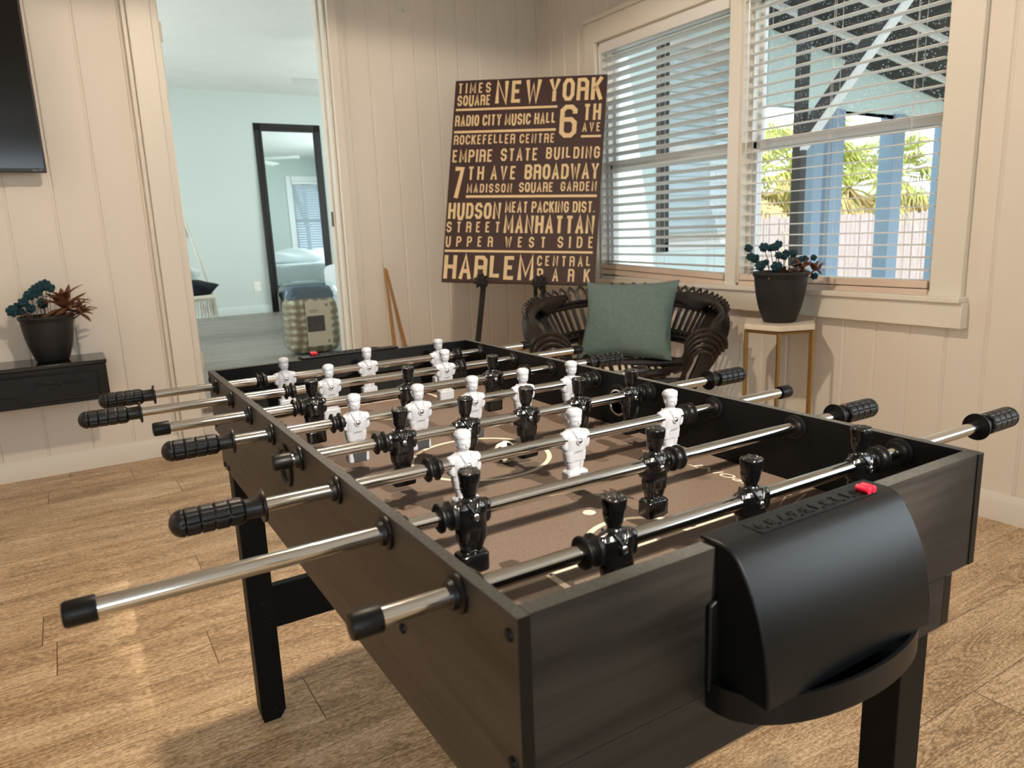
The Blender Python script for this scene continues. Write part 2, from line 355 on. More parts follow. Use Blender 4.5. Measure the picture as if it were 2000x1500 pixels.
b.prism(grooved(-2.7, DL, gl, YB, YB+.12), 'Z', 0, ZC); b.prism(grooved(DR, XR+.12, gr, YB, YB+.12), 'Z', 0, ZC)
b.box((DL, YB, DT), (DR, YB+.12, ZC)); b.box((DL, YB, 0), (DR, YB+.12, BF-.03))
b.box((-2.7, YB, ZC), (XR+.12, YB+.12, BC+.05))
struct('wall_back', b, M['wall'])
W0, W1, WZ0, WZ1 = 1.075, 3.0, .765, 2.045   # window opening in the right wall
gy = [.745+.135*k for k in range(-28, 22)]
b = MB()
for (a0, a1, z0, z1) in ((-3.1, -2.4, 0, ZC), (-2.4, -.8, 0, .9), (-2.4, -.8, 2.15, ZC), (-.8, W0, 0, ZC), (W1, YB, 0, ZC), (W0, W1, 0, WZ0), (W0, W1, WZ1, ZC)):
    b.prism([(w, u) for u, w in grooved(a0, a1, gy, XR, XR+.12)], 'Z', z0, z1)
struct('wall_right', b, M['wall'])
struct('wall_left', MB().box((-2.82, -3.1, 0), (-2.7, YB, ZC)), M['wall'])
b = MB().box((-2.7, -3.22, 0), (-1.8, -3.1, ZC)).box((0, -3.22, 0), (XR+.12, -3.1, ZC)).box((-1.8, -3.22, 0), (0, -3.1, .85)).box((-1.8, -3.22, 2.15), (0, -3.1, ZC))  # opening added to let the cool fill in
struct('wall_front', b, M['wall'])
# baseboards
def baseprof(o, s): return [(o, 0), (o-s*.016, 0), (o-s*.016, .07), (o-s*.012, .082), (o-s*.007, .095), (o, .098)]
b = MB()
for (a0, a1) in ((-2.7, .18), (1.187, XR)): b.prism([(y, z) for y, z in baseprof(YB, 1)], 'X', a0, a1)
struct('baseboard_back', b, M['trim'])
struct('baseboard_right', MB().prism(baseprof(XR, 1), 'Y', -3.1, YB), M['trim'])
# doorway casing
b = MB(); b.box((.165, YB-.03, 0), (.185, YB, ZC)); b.box((.185, YB-.058, 0), (.285, YB, ZC)); b.box((.285, YB-.04, BF), (.318, YB+.14, DT)); b.box((.318, YB+.05, BF), (.332, YB+.085, DT))
struct('trim_1', b, M['trim'], bevel=.004)
b = MB(); b.box((1.111, YB-.018, BF), (1.125, YB+.14, DT)); b.box((1.101, YB+.05, BF), (1.112, YB+.085, DT)); b.box((1.125, YB-.058, 0), (1.172, YB, ZC)); b.box((1.172, YB-.04, 0), (1.186, YB, ZC))
struct('trim_2', b, M['trim'], bevel=.004)
for nm, z in (('upper', 2.03), ('lower', .47)):
    t = thing('door_hinge', f'painted {nm} hinge leaf on the edge of the doorway frame', 'hinge', (.322, YB+.02, z))
    h = MB().box((.3175, YB-.02, z-.045), (.3215, YB+.035, z+.045)).tube([(.3225, YB-.028, z-.045), (.3225, YB-.028, z+.045)], .006, 10); h.build('leaf_plate', M['hinge'], t)
    for k in (-.028, 0, .028): MB().lathe([(.004, 0), (.004, .0015), (.001, .002)], 10, 0, (.3215, YB+.012+k*.2, z+k), 'X').build('screw', M['screw'], t)
t = MB().box((1.0985, YB+.053, 1.12), (1.1015, YB+.082, 1.20)).build('strike_plate', M['iron']); tag(t, 'small dark strike plate on the inner side of the doorway', 'plate')
# round wall plate
t = thing('cover_plate', 'round white cover plate high on the panelled wall by the doorway', 'plate', (1.57, YB, 2.30))
MB().lathe([(.045, 0), (.045, -.004), (.040, -.006), (.034, -.004), (.01, -.004)], 32, 0, (1.57, YB, 2.30), 'Y').build('ring', M['plate'], t)
MB().lathe([(.004, -.003), (.004, -.0075), (.001, -.008)], 12, 0, (1.575, YB, 2.268), 'Y').build('screw', M['screw'], t)

# ---------------------------------------------------------------- window
b = MB()
b.box((XR-.025, .962, WZ0-.015), (XR, W0, WZ1+.11)); b.box((XR-.025, W1, WZ0-.015), (XR, 3.09, WZ1+.11)); b.box((XR-.025, W0, WZ1), (XR, W1, WZ1+.11)); b.box((XR-.034, .95, WZ1+.11), (XR, 3.10, WZ1+.135))
b.box((XR-.045, .945, .662), (XR, 3.10, .752)); b.box((XR-.06, .95, .752), (XR+.03, 3.10, .772))
struct('trim_3', b, M['trim'], bevel=.003)
MU = (1.985, 2.045)
def window(nm, y0, y1):
    z0, z1, zm = WZ0, WZ1, 1.39
    t = thing(nm, 'white double hung window with two panes and a meeting rail', 'window', (XR+.06, (y0+y1)/2, z0), kind='structure')
    f = MB()
    f.box((XR, y0-.012, z0), (XR+.12, y0+.012, z1)); f.box((XR, y1-.012, z0), (XR+.12, y1+.012, z1)); f.box((XR, y0, z0), (XR+.12, y1, z0+.02)); f.box((XR, y0, z1-.02), (XR+.12, y1, z1))
    f.box((XR+.045, y1-.03, z0), (XR+.118, y1-.011, z1)); f.box((XR+.045, y0+.011, z0), (XR+.118, y0+.03, z1))
    f.build('jamb', M['trim'], t, bevel=.002)
    for nm2, a, c, x in (('upper_sash', zm-.02, z1-.02, XR+.085), ('lower_sash', z0+.02, zm+.022, XR+.058)):
        s = MB(); w_ = .036
        s.box((x, y0+.012, a), (x+.026, y0+.012+w_, c)); s.box((x, y1-.012-w_, a), (x+.026, y1-.012, c)); s.box((x, y0+.012, a), (x+.026, y1-.012, a+w_)); s.box((x, y0+.012, c-w_), (x+.026, y1-.012, c))
        so = s.build(nm2, M['vinyl'], t, bevel=.003)
        MB().box((x+.011, y0+.04, a+.03), (x+.015, y1-.04, c-.03)).build('pane', M['dusty' if nm == 'window_2' and nm2 == 'upper_sash' else 'glass'], so)
    return t
window('window_1', MU[1], W1); window('window_2', W0, MU[0])
struct('trim_4', MB().box((XR-.012, MU[0]-.002, WZ0), (XR+.12, MU[1]+.002, WZ1)), M['trim'], bevel=.002)

def blind(label, x, y0, y1, ztop, zbot, tilt, sag=0, nm='window_blind', facing=-1, group='white slat blinds in the two windows', axis='Y', wand=None, smat='blind'):
    t = thing(nm, label, 'blind', (x, (y0+y1)/2, zbot) if axis == 'Y' else ((y0+y1)/2, x, zbot), group)
    def T(p): return p if axis == 'Y' else (p[1], p[0], p[2])
    def bx(mb, a, b): a, b = T(a), T(b); return mb.box(tuple(map(min, a, b)), tuple(map(max, a, b)))
    bx(MB(), (x-.03, y0, ztop-.05), (x+.025, y1, ztop)).build('headrail', M['blind'], t, bevel=.003)
    n = int((ztop-.07-zbot-.03)/.0455); hw = .025
    for k in range(n):
        z = ztop-.085-k*.0455; s_ = sag*max(0, 1-(z-zbot)/.12)
        q = MB(); rg = []
        for y in (y0+.004, y1-.004):
            dz = s_*(-1 if y > (y0+y1)/2 else 1)*-.5
            rg.append([V(T((x+u*hw*cos(tilt), y, z+dz+u*hw*sin(tilt)+.0016*(1-u*u)+h))) for u, h in ((-1, 0), (-.5, 0), (0, 0), (.5, 0), (1, 0), (1, .0026), (.5, .0026), (0, .0026), (-.5, .0026), (-1, .0026))])
        q.rings(rg).build('slat', M[smat], t)
    zr = zbot; q = MB()
    rg = []
    for y in (y0+.002, y1-.002):
        dz = sag*(.5 if y > (y0+y1)/2 else -.5)
        rg.append([V(T((x+u, y, zr+dz+h))) for u, h in ((-.030, -.012), (.030, -.012), (.030, .016), (-.030, .016))])
    q.rings(rg)
    rg = [[V(T((x+u, y, zr+(sag*(.5 if y > (y0+y1)/2 else -.5))+h))) for u, h in ((-.028, .019), (.028, .019), (.028, .047), (-.028, .047))] for y in (y0+.004, y1-.004)]
    q.rings(rg); q.build('bottom_rail', M['rail'], t, bevel=.003)
    c = MB()
    for f in (.12, .5, .88):
        y = y0+(y1-y0)*f
        for dx in (-.027, .027): c.tube([T((x+dx, y, zbot+.03)), T((x+dx, y, ztop-.04))], .0009, 5)
        c.tube([T((x, y+.012, zbot+.03)), T((x, y+.012, ztop-.04))], .0008, 5)
    c.build('ladder_cord', M['cord'], t)
    if wand is not None:
        y, zl = wand
        MB().tube([T((x-.035, y, zl)), T((x-.035, y, ztop-.05))], .004, 6).build('tilt_wand', M['vinyl'], t)
    return t
blind('white slat blind in the window behind the sign, bottom rail sloping', XR+.025, MU[1]+.016, W1-.016, WZ1-.01, .79, R(-14), sag=.034, wand=(W1-.04, 1.0))
blind('white slat blind with open slats above the flower pot on the stand', XR+.025, W0+.016, MU[0]-.014, WZ1-.01, .775, R(2), wand=(MU[0]-.045, 1.35))

# ================================================================== FOOSBALL TABLE
H, W, Lt, T_ = .795, .614, 1.22, .0114
FZ = H-.098                              # top of the playing field
RZ = H-.0185                             # rod axis
RY = [1.1278-.14835*k for k in range(8)]
table = thing('foosball_table', 'dark oak foosball table with black inside walls, standing on the plank floor', 'foosball table', (W/2, Lt/2, 0))
# left panel (outline in y,z): full length above, lower part shorter at the far end
def panel(name, x0, x1, poly, outer, mats):
    o = MB()
    vs = [V((x0, p[0], p[1])) for p in poly]+[V((x1, p[0], p[1])) for p in poly]; n = len(poly)
    o.v = [tuple(v) for v in vs]
    o.f = [tuple(range(n))[::-1], tuple(range(n, 2*n))]+[(i, (i+1) % n, n+(i+1) % n, n+i) for i in range(n)]
    o.m = [0 if outer == 'L' else 1, 1 if outer == 'L' else 0]+[2 if abs(poly[i][1]-H) < 1e-6 and abs(poly[(i+1) % n][1]-H) < 1e-6 else 3 for i in range(n)]
    return o.build(name, mats, table, bevel=.0008)
lm = [M['lamy'], M['inner'], M['edge'], M['black']]
panel('side_panel', 0, T_, [(0, H), (0, H-.194), (1.165, H-.194), (1.165, H-.128), (Lt, H-.128), (Lt, H)], 'L', lm)
panel('side_panel', W-T_, W, [(0, H), (0, H-.132), (Lt, H-.132), (Lt, H)], 'R', lm)
for (y0, y1, outer) in ((.0012, .0165, 0), (Lt-.0165, Lt-.0012, 1)):
    e = MB().box((T_, y0, H-.132), (W-T_, y1, H), mats=[3, 2, 0 if outer == 0 else 1, 1 if outer == 0 else 0, 3, 3])
    e.box((T_, y0, H-.194), (.556, y1, H-.1325), mats=[3, 3, 0 if outer == 0 else 1, 1 if outer == 0 else 0, 3, 3])
    e.build('end_panel', [M['lamx'], M['inner'], M['edge'], M['black']], table)
MB().box((.556, .001, H-.194), (.5715, Lt-.05, H-.1325)).build('lower_board', M['black'], table, bevel=.001)
# playing field with its printed lines
f = MB().box((T_, .0165, FZ-.012), (W-T_, Lt-.0165, FZ))
zt = FZ+.0003; lw = .0078
def strip(x0, y0, x1, y1): f.add([(x0, y0, zt), (x1, y0, zt), (x1, y1, zt), (x0, y1, zt)], [(0, 1, 2, 3)], 1)
def arc(cx, cy, r, a0, a1, n=48, wd=lw):
    vs = []; 
    for i in range(n+1):
        a = a0+(a1-a0)*i/n; vs += [(cx+(r-wd/2)*cos(a), cy+(r-wd/2)*sin(a), zt), (cx+(r+wd/2)*cos(a), cy+(r+wd/2)*sin(a), zt)]
    f.add(vs, [(2*i, 2*i+1, 2*i+3, 2*i+2) for i in range(n)], 1)
arc(W/2, Lt/2, .112, 0, 2*pi, 72)
for q in (0, 1):
    def yy(y): return Lt-y if q else y
    for x in (.1635, .4505): strip(x-lw/2, min(yy(.0165), yy(.205)), x+lw/2, max(yy(.0165), yy(.205)))
    strip(.1635, yy(.205)-lw/2, .4505, yy(.205)+lw/2)
    for x in (.226, .388): strip(x-lw/2, min(yy(.0165), yy(.112)), x+lw/2, max(yy(.0165), yy(.112)))
    strip(.226, yy(.112)-lw/2, .388, yy(.112)+lw/2)
    a = math.acos(0/.075) if False else 0
    arc(.305, yy(.205), .072, 0 if not q else pi, pi if not q else 2*pi, 32)
    n = 20; f.add([(.304+.0085*cos(2*pi*i/n), yy(.317)+.0085*sin(2*pi*i/n), zt) for i in range(n)], [tuple(range(n))], 1)
mx = Matrix.Translation((.549, .203, FZ)) @ Matrix.Rotation(pi/2, 4, 'Z')
text_mb(f, 'EASTPOINT', (0, -.008, .176, .008), mx, 1, depth=.0003, shear=.25, spacing=1.1)
mx = Matrix.Translation((.065, Lt-.203, FZ)) @ Matrix.Rotation(-pi/2, 4, 'Z')
text_mb(f, 'EASTPOINT', (0, -.008, .176, .008), mx, 1, depth=.0003, shear=.25, spacing=1.1)
for k, (x0, y0, x1, y1) in enumerate(((.498, .172, .575, .196), (.500, .160, .575, .180), (.505, .185, .545, .205), (.520, .150, .580, .168))):
    d = V((x1-x0, y1-y0, 0)).normalized(); nn = V((-d.y, d.x, 0))*.0011
    f.add([V((x0, y0, zt)), V((x1, y1, zt))-nn, V((x1, y1, zt))+nn], [(0, 1, 2)], 1)
f.build('playing_field', [M['field'], M['line']], table, smooth=False)
# legs
for (x0, y0) in ((T_, 1.142), (.5475, 1.142), (T_, .036), (.5475, .036)):
    g = MB().box((x0, y0, .018), (x0+.053, y0+.046, H-.15))
    g.prism([(x0+.004, .0), (x0+.040, .0), (x0+.053, .018), (x0, .018)], 'Y', y0+.002, y0+.044)
    lo = g.build('leg', M['legm'], table, bevel=.0015)
    for z in (.03, .245, .285): MB().lathe([(.0045, 0), (.004, -.0018), (.0008, -.0025)], 12, 0, (x0+.030, y0, z), 'Y').build('bolt', M['black'], lo)
for y0 in (1.150, .044): MB().box((.064, y0, .217), (.548, y0+.022, .315)).build('cross_beam', M['legm'], table, bevel=.0015)
# side bolts
for (y, z) in ((.215, -.110), (.011, -.017), (1.138, -.183), (1.100, -.182), (.013, -.122), (1.19, -.110), (1.2, -.017)):
    MB().lathe([(.0052, 0), (.0048, -.0022), (.003, -.0034), (.001, -.0036)], 14, 0, (0, y, H+z), 'X').build('bolt', M['black'], table)
# bushings, one outside and one inside of each panel per rod
for y in RY:
    for x, s in ((0, -1), (T_, 1), (W-T_, -1), (W, 1)):
        MB().lathe([(.017, 0), (.017, s*.003), (.0155, s*.0042), (.0125, s*.0045), (.0115, s*.009), (.0088, s*.009)], 28, 0, (x, y, RZ), 'X').build('bushing', M['black'], table)
# ball entry rings
for x, s in ((0, -1), (W-T_, -1), (W, 1), (T_, 1)):
    e = MB().lathe([(.031, 0), (.031, s*.003), (.028, s*.0045), (.0235, s*.003), (.0225, s*.0005), (.001, s*.0004)], 36, 0, (x, .615, H-.049), 'X')
    eo = e.build('ball_entry', M['black'], table)
    if x == W-T_: MB().lathe([(.0245, s*.0032), (.0245, s*.005), (.021, s*.005), (.0205, s*.0032)], 36, 0, (x, .615, H-.052), 'X').build('rim', M['chrome'], eo)
# ball return boxes with scorer and tray
def ball_return(far):
    rt = MB()
    def Q(p): return V((p[0], p[1], p[2]+H)) if not far else V((W-p[0], Lt-p[1], p[2]+H))
    prof = [(.0195, .0015), (.0195, .0055), (-.004, .0055), (-.012, .0045), (-.0185, .001), (-.0240, -.005), (-.0315, -.016), (-.0385, -.029), (-.0445, -.043), (-.0495, -.058), (-.0530, -.074), (-.0555, -.091), (-.0565, -.106), (-.0565, -.119), (.0005, -.119), (.0005, .0015)]
    rg = [[Q((x, y, z)) for y, z in prof] for x in (.193, .196, .418, .421)]
    rt.rings(rg)
    for x in (.183, .4185): rt.rings([[Q((xx, 0.0005, z)) for xx, z in ((x, -.048), (x+.013, -.042), (x+.013, -.137), (x, -.126))], [Q((xx, -.0045, z)) for xx, z in ((x, -.048), (x+.013, -.042), (x+.013, -.137), (x, -.126))]])
    box = rt.build('ball_box', M['satin'], table, bevel=.0018, ang=30)
    sc = MB()
    sc.rings([[Q((x, y, z)) for x, y in ((.236, .0105), (.397, .0105), (.397, -.0085), (.236, -.0085))] for z in (.0053, .0061)])
    sc.rings([[Q((x, y, z)) for x, y in ((.236, -.0095), (.397, -.0095), (.397, -.0105), (.236, -.0105))] for z in (.0053, .0066)])
    so = sc.build('scorer_strip', M['satin'], box)
    nu = MB()
    for k in range(10):
        cx = .3785-k*.0149
        m_ = Matrix.Translation((cx, .001, H+.0058)) @ Matrix.Rotation(pi, 4, 'Z')
        if far: m_ = Matrix.Translation((W-cx, Lt-.001, H+.0058))
        text_mb(nu, str(k), (-.0038, -.0058, .0038, .0058) if k != 1 else (-.0012, -.0058, .0012, .0058), m_, 0, bold=.01, depth=.0013)
        nu.rings([[Q((cx+.0045+dx, -.0062+dy, z)) for dx, dy in ((-.0011, -.0011), (.0011, -.0011), (.0011, .0011), (-.0011, .0011))] for z in (.006, .0072)])
    nu.build('numeral', M['black'], so)
    sl = MB()
    for dx in (-.0045, .0045):
        sl.rings([[Q((.388+dx*.8+r*cos(2*pi*i/14), y, .0095+r*sin(2*pi*i/14))) for i in range(14)] for y, r in ((-.0115, .0018), (-.0108, .0034), (-.004, .0038), (.002, .0036), (.0026, .0018))])
    sl.build('score_slider', M['red'], box)
    # half-round tray
    tr = MB(); n = 28; cx = .315
    def E(i, g, z):
        a = pi*i/n; return Q((cx-(.131-g)*cos(a), -(.071-g)*sin(a)**.8, z))
    vs = []
    for g, z in ((0, -.143), (0, -.117), (.0035, -.117), (.0035, -.139)):
        vs.append([E(i, g, z) for i in range(n+1)])
    rows = []
    for j in range(3): 
        o = len(tr.v); tr.add(vs[j]+vs[j+1], [(i, i+1, n+2+i, n+1+i) for i in range(n)])
    tr.add(vs[3], [tuple(range(n+1))]); tr.add(vs[0], [tuple(range(n+1))[::-1]])
    tr.build('ball_tray', M['satin'], box)
ball_return(False); ball_return(True)

# ---------------------------------------------------------------- player figure
def superring(hx, hy, z, oy=0, e=2.4, n=28, notch=0):
    r = []
    for j in range(n):
        a = 2*pi*j/n; c, d = cos(a), sin(a)
        k = 1-notch*math.exp(-((abs(d)-1)/.07)**2)
        r.append(V((hx*math.copysign(abs(c)**(2/e), c), oy+hy*math.copysign(abs(d)**(2/e), d)*k, z)))
    return r
def figure(name, black):
    b = MB()
    # foot block, shins, shorts, torso, neck, head in one loft (faces -y)
    secs = [(.0165, .0105, -.0665, 0, 5, 0), (.0172, .0112, -.065, 0, 5, 0), (.0172, .0112, -.0475, 0, 5, 0), (.0160, .0102, -.0455, 0, 4, 0),
            (.0118, .0076, -.0435, .0005, 2.6, .55), (.0128, .0082, -.0395, .0005, 2.6, .55), (.0142, .0092, -.034, .001, 2.6, .5), (.0138, .0088, -.0325, .001, 2.6, .45),
            (.0156, .0098, -.0318, .001, 2.8, .38), (.0172, .0106, -.020, .001, 2.8, .26), (.0168, .0106, -.0165, .001, 2.6, 0), (.0178, .0112, -.008, 0, 2.4, 0),
            (.0196, .0120, .000, 0, 2.4, 0), (.0200, .0114, .006, 0, 2.3, 0), (.0168, .0092, .0105, 0, 2.2, 0), (.0086, .0070, .0130, 0, 2, 0),
            (.0066, .0064, .0150, -.0003, 2, 0), (.0070, .0074, .0172, -.001, 2, 0), (.0084, .0093, .0205, -.0012, 2.2, 0), (.0094, .0101, .0265, -.0008, 2.3, 0), (.0098, .0104, .0315, 0, 2.4, 0)]
    if black: secs += [(.0102, .0106, .0330, .0003, 2.5, 0), (.0107, .0108, .0390, .0003, 2.8, 0), (.0108, .0108, .0425, .0003, 3, 0), (.0102, .0100, .0440, .0003, 3, 0)]
    else: secs += [(.0106, .0112, .0325, .0004, 2.4, 0), (.0106, .0112, .0360, .0004, 2.4, 0), (.0086, .0092, .0398, .0004, 2.2, 0), (.0050, .0055, .0418, .0004, 2, 0)]
    b.rings([superring(hx, hy, z, oy, e, 28, nt) for hx, hy, z, oy, e, nt in secs])
    for s in (-1, 1):      # short arms: round shoulder running into a stub
        b.rings([[V((s*(cx+q.x), q.y, z)) for q in superring(hx, hy, 0, 0, 2, 16)] for cx, hx, hy, z in ((.0165, .001, .001, .0105), (.0172, .0045, .0058, .0094), (.0180, .0062, .0078, .005), (.0186, .0056, .0080, -.003), (.0184, .0046, .0072, -.0105), (.0176, .0034, .0058, -.0140), (.017, .001, .002, -.0150))])
    # face: nose, brow, ears
    b.ball((0, -.0108, .0232), .0019, 8, 6, 0, (.8, 1, 1.5)); b.ball((0, -.0099, .0266), .004, 10, 6, 0, (1.5, .5, .35))
    b.ball((0, -.0094, .0196), .003, 8, 6, 0, (1.1, .5, .35))
    for s in (-1, 1): b.ball((s*.0092, .0008, .0248), .0022, 8, 6, 0, (.5, 1, 1.4))
    if black:
        for k in range(70):    # brushed-up hair strands
            a = random.uniform(0, 2*pi); q = random.uniform(.3, 1)
            x, y = .0104*q*cos(a), .0100*q*sin(a)
            if q > .75: b.tube([(x*.92, y*.92, .031), (x*1.03, y*1.03, .038), (x*1.08, y*1.08, .0452)], [.0013, .0015, .0006], 5)
            else: b.tube([(x, y, .0415), (x*1.05, y*1.05, .0458)], [.0016, .0006], 5)
    else:
        for k in range(9):
            a = -1.3+k*.32; b.tube(curve([(-.006+.001*k, -.0098, .0335), (-.003+.0014*k, -.0062, .0385), (.0012*k-.004, .003, .041)], 4), [.0012]*9, 5)
    # V lanyard with its medal ring
    for y, s in ((-1, 1), (1, -1)):
        for sx in (-1, 1): b.tube([(sx*.0074, y*.0084, .0122), (sx*.0056, y*.0112, .0075), (sx*.0024, y*.0131, .0015)], .0014, 6)
        b.lathe([(.0056, 0), (.0056, y*.0128), (.0050, y*.0142), (.0044, y*.0142), (.0039, y*.0126)], 18, 0, (0, 0, -.002), 'Y')
    o = b.build('tmp', M['blackfig'] if black else M['white'])
    rm = o.modifiers.new('r', 'REMESH'); rm.mode = 'VOXEL'; rm.voxel_size = .00062
    sm = o.modifiers.new('s', 'SMOOTH'); sm.factor = .5; sm.iterations = 2
    dg = bpy.context.evaluated_depsgraph_get(); me = bpy.data.meshes.new_from_object(o.evaluated_get(dg)); me.name = name
    me.materials.clear(); me.materials.append(M['blackfig'] if black else M['white'])
    for p in me.polygons: p.use_smooth = True
    bpy.data.objects.remove(o)
    return me
FIGW, FIGB = figure('white_figure', False), figure('black_figure', True)
SCREW = MB().lathe([(.0034, -.0130), (.0033, -.0142), (.0022, -.0150), (.0005, -.0152)], 16, 0, (0, 0, -.002), 'Y').mesh('screw', M['screw'])
def bumper_mb(s=1):
    return MB().lathe([(.0082, -.0085), (.0132, -.0085), (.0152, -.0072), (.0152, -.0052), (.0125, -.0038), (.0105, -.001), (.0105, .0008), (.0125, .003), (.0152, .0045), (.0152, .0065), (.0132, .0078), (.0105, .0085), (.0100, .0120), (.0082, .0120)], 32, 0, (0, 0, 0), 'X')
BUMP = bumper_mb().mesh('bumper', M['black'])
def handle_mesh():
    b = MB()
    b.lathe([(.0085, .001), (.0178, .001), (.0182, .0022), (.0178, .0040), (.0120, .0050), (.0112, .0065), (.0108, .024)], 40, 0, (0, 0, 0), 'X')
    n, m = 64, 74; rg = []
    for i in range(m+1):
        t = i/m; h = .0215+t*.0745
        r = .0146
        if t < .06: r *= math.sqrt(max(0, 1-((.06-t)/.06)**2))*.28+.72
        if t > .82: r *= math.sqrt(max(.004, 1-((t-.82)/.18)**2))
        ring = []
        for j in range(n):
            a = 2*pi*j/n
            g = min(abs(((t*5.2+.35) % 1)-.5)*.0745/5.2, 1)          # distance to a ring groove
            la = abs(((a/(2*pi)*8) % 1)-.5)*2*pi/8*r                # distance to a long groove
            dep = max(0, 1-g/.0011)*.0019
            dep2 = max(0, 1-la/.0012)*.0013*(1 if .03 < t < .86 else 0)
            q = r-max(dep if t < .9 else 0, dep2)
            ring.append(V((h, q*cos(a), q*sin(a))))
        rg.append(ring)
    b.rings(rg); return b.mesh('handle', M['grip'], ang=50)
HANDLE = handle_mesh()
CAP = MB().lathe([(.0083, 0), (.0104, 0), (.0108, .002), (.0108, .021), (.0098, .0235), (.006, .0245), (.0005, .0245)], 28, 0, (0, 0, 0), 'X').mesh('end_cap', M['black'])
def part(name, me, parent, loc=(0, 0, 0), rot=(0, 0, 0)):
    o = bpy.data.objects.new(name, me); COL.objects.link(o); o.parent = parent; o.location = loc; o.rotation_euler = rot; return o
MEN = {1: (.134, .315, .489), 2: (.181, .431), 3: (.105, .283, .462), 4: (.127, .235, .336, .438, .544), 5: (.141, .244, .350, .451, .561), 6: (.162, .333, .509), 7: (.091, .343), 8: (.160, .340, .524)}
BMP = {1: (.085, .536), 2: (.103, .468), 3: (.078, .536), 4: (.097, .578), 5: (.110, .593), 6: (.118, .544), 7: (.062, .375), 8: (.129, .555)}
LE = {1: -.207, 2: -.243, 3: -.146, 4: -.150, 5: -.037, 6: -.176, 7: -.270, 8: -.090}
RE = {1: .743, 2: .790, 3: .790, 4: .725, 5: .838, 6: .778, 7: .782, 8: .873}
ROW = {1: 'goalkeeper rod of three white men nearest the doorway', 2: 'rod of two white men, second from the far end of the table', 3: 'rod of three black men, third from the far end of the table',
       4: 'rod of five white men across the middle of the table', 5: 'rod of five black men across the middle, just before the ball', 6: 'rod of three white men, third from the near end of the table',
       7: 'rod of two black men, second from the near end of the table', 8: 'goalkeeper rod of three black men nearest the grey scoring box'}
TILT = {1: 0, 2: R(3), 3: R(-2), 4: R(2), 5: R(-2), 6: R(0), 7: R(-2), 8: R(2)}
for r in range(1, 9):
    white = r in (1, 2, 4, 6); x0, x1 = LE[r], RE[r]
    t = thing('foosball_rod', 'steel '+ROW[r], 'foosball rod', (W/2, RY[r-1], RZ), 'player rods of the foosball table', world=False)
    L_ = lambda x: x-W/2
    xa, xb = (x0+.03, x1-.004) if white else (x0+.004, x1-.03)
    MB().tube([(L_(xa), 0, 0), (L_(xb), 0, 0)], .0079, 24).build('rod', M['chrome'], t)
    for x in MEN[r]:
        p = part('player_figure', FIGW if white else FIGB, t, (L_(x), 0, 0), (TILT[r], 0, 0 if white else pi))
        part('screw', SCREW, p, (0, 0, 0), (0, 0, 0 if white else pi))
    part('bumper', BUMP, t, (L_(BMP[r][0]), 0, 0)); part('bumper', BUMP, t, (L_(BMP[r][1]), 0, 0), (0, 0, pi))
    sp = random.uniform(0, 1)
    if white:
        part('handle', HANDLE, t, (L_(x0+.096), 0, 0), (sp, 0, pi)); part('end_cap', CAP, t, (L_(x1-.0245), 0, 0))
    else:
        part('handle', HANDLE, t, (L_(x1-.096), 0, 0), (sp, 0, 0)); part('end_cap', CAP, t, (L_(x0+.0245), 0, 0), (0, 0, pi))
# ball
bm = bmesh.new(); bmesh.ops.create_icosphere(bm, subdivisions=5, radius=1)
ico = bmesh.new(); bmesh.ops.create_icosphere(ico, subdivisions=1, radius=1); dirs = [v.co.normalized() for v in ico.verts]; ico.free()
rot = Euler((.2, .9, .6)).to_matrix(); dirs = [rot @ d for d in dirs]
for f_ in bm.faces: f_.material_index = 1 if max(f_.calc_center_median().normalized().dot(d) for d in dirs) > .952 else 0; f_.smooth = True
bmesh.ops.scale(bm, vec=(.0175,)*3, verts=bm.verts)
me = bpy.data.meshes.new('toy_soccer_ball'); bm.to_mesh(me); bm.free(); me.materials.append(M['ballw']); me.materials.append(M['black'])
o = bpy.data.objects.new('toy_soccer_ball', me); COL.objects.link(o); o.location = (.326, .563, FZ+.0178)
tag(o, 'small black and white soccer ball in the centre circle of the table', 'ball')

# ================================================================== LEFT WALL SIDE
t = thing('television', 'black flat screen television hanging on the panelled wall', 'television', (-.86, YB, 1.385))
MB().box((-1.46, 3.490, 1.385), (-.222, 3.530, 2.10)).build('bezel', M['tvb'], t, bevel=.003)
MB().box((-1.452, 3.4885, 1.402), (-.230, 3.4905, 2.092)).build('screen', M['tv'], t)
MB().box((-1.1, 3.53, 1.5), (-.6, YB, 1.9)).build('bracket', M['tvb'], t)
tx = MB(); text_mb(tx, 'Roku TV', (0, 0, .034, .0075), Matrix.Translation((-.272, 3.4895, 1.3895)) @ Matrix.Rotation(pi/2, 4, 'X'), 0, depth=.0008); tx.build('badge', M['badge'], t)
# floating cabinet shelf
sx0, sx1, sy, sz0, sz1 = -1.3, -.115, 3.345, .382, .562
t = thing('floating_cabinet', 'black floating wall cabinet with a routed front, carrying a flower pot', 'cabinet', (-.7, YB, sz0))
MB().box((sx0, sy+.012, sz0+.004), (sx1-.004, YB, sz1-.018)).build('body', M['shelf'], t, bevel=.002)
MB().box((sx0-.006, sy-.004, sz1-.018), (sx1+.004, YB, sz1)).build('top', M['shelft'], t, bevel=.003)
fr = MB().box((sx0, sy, sz0), (sx1, sy+.012, sz1-.02))
def mold(pts): fr.tube(curve(pts, 1) if False else pts, .0045, 6)
mold([(-.60, sy, sz1-.042), (-.155, sy, sz1-.042), (-.155, sy, sz0+.022), (-.44, sy, sz0+.022), (-.455, sy, sz0+.030), (-.47, sy, sz0+.048), (-.485, sy, sz0+.056), (-.60, sy, sz0+.056)])
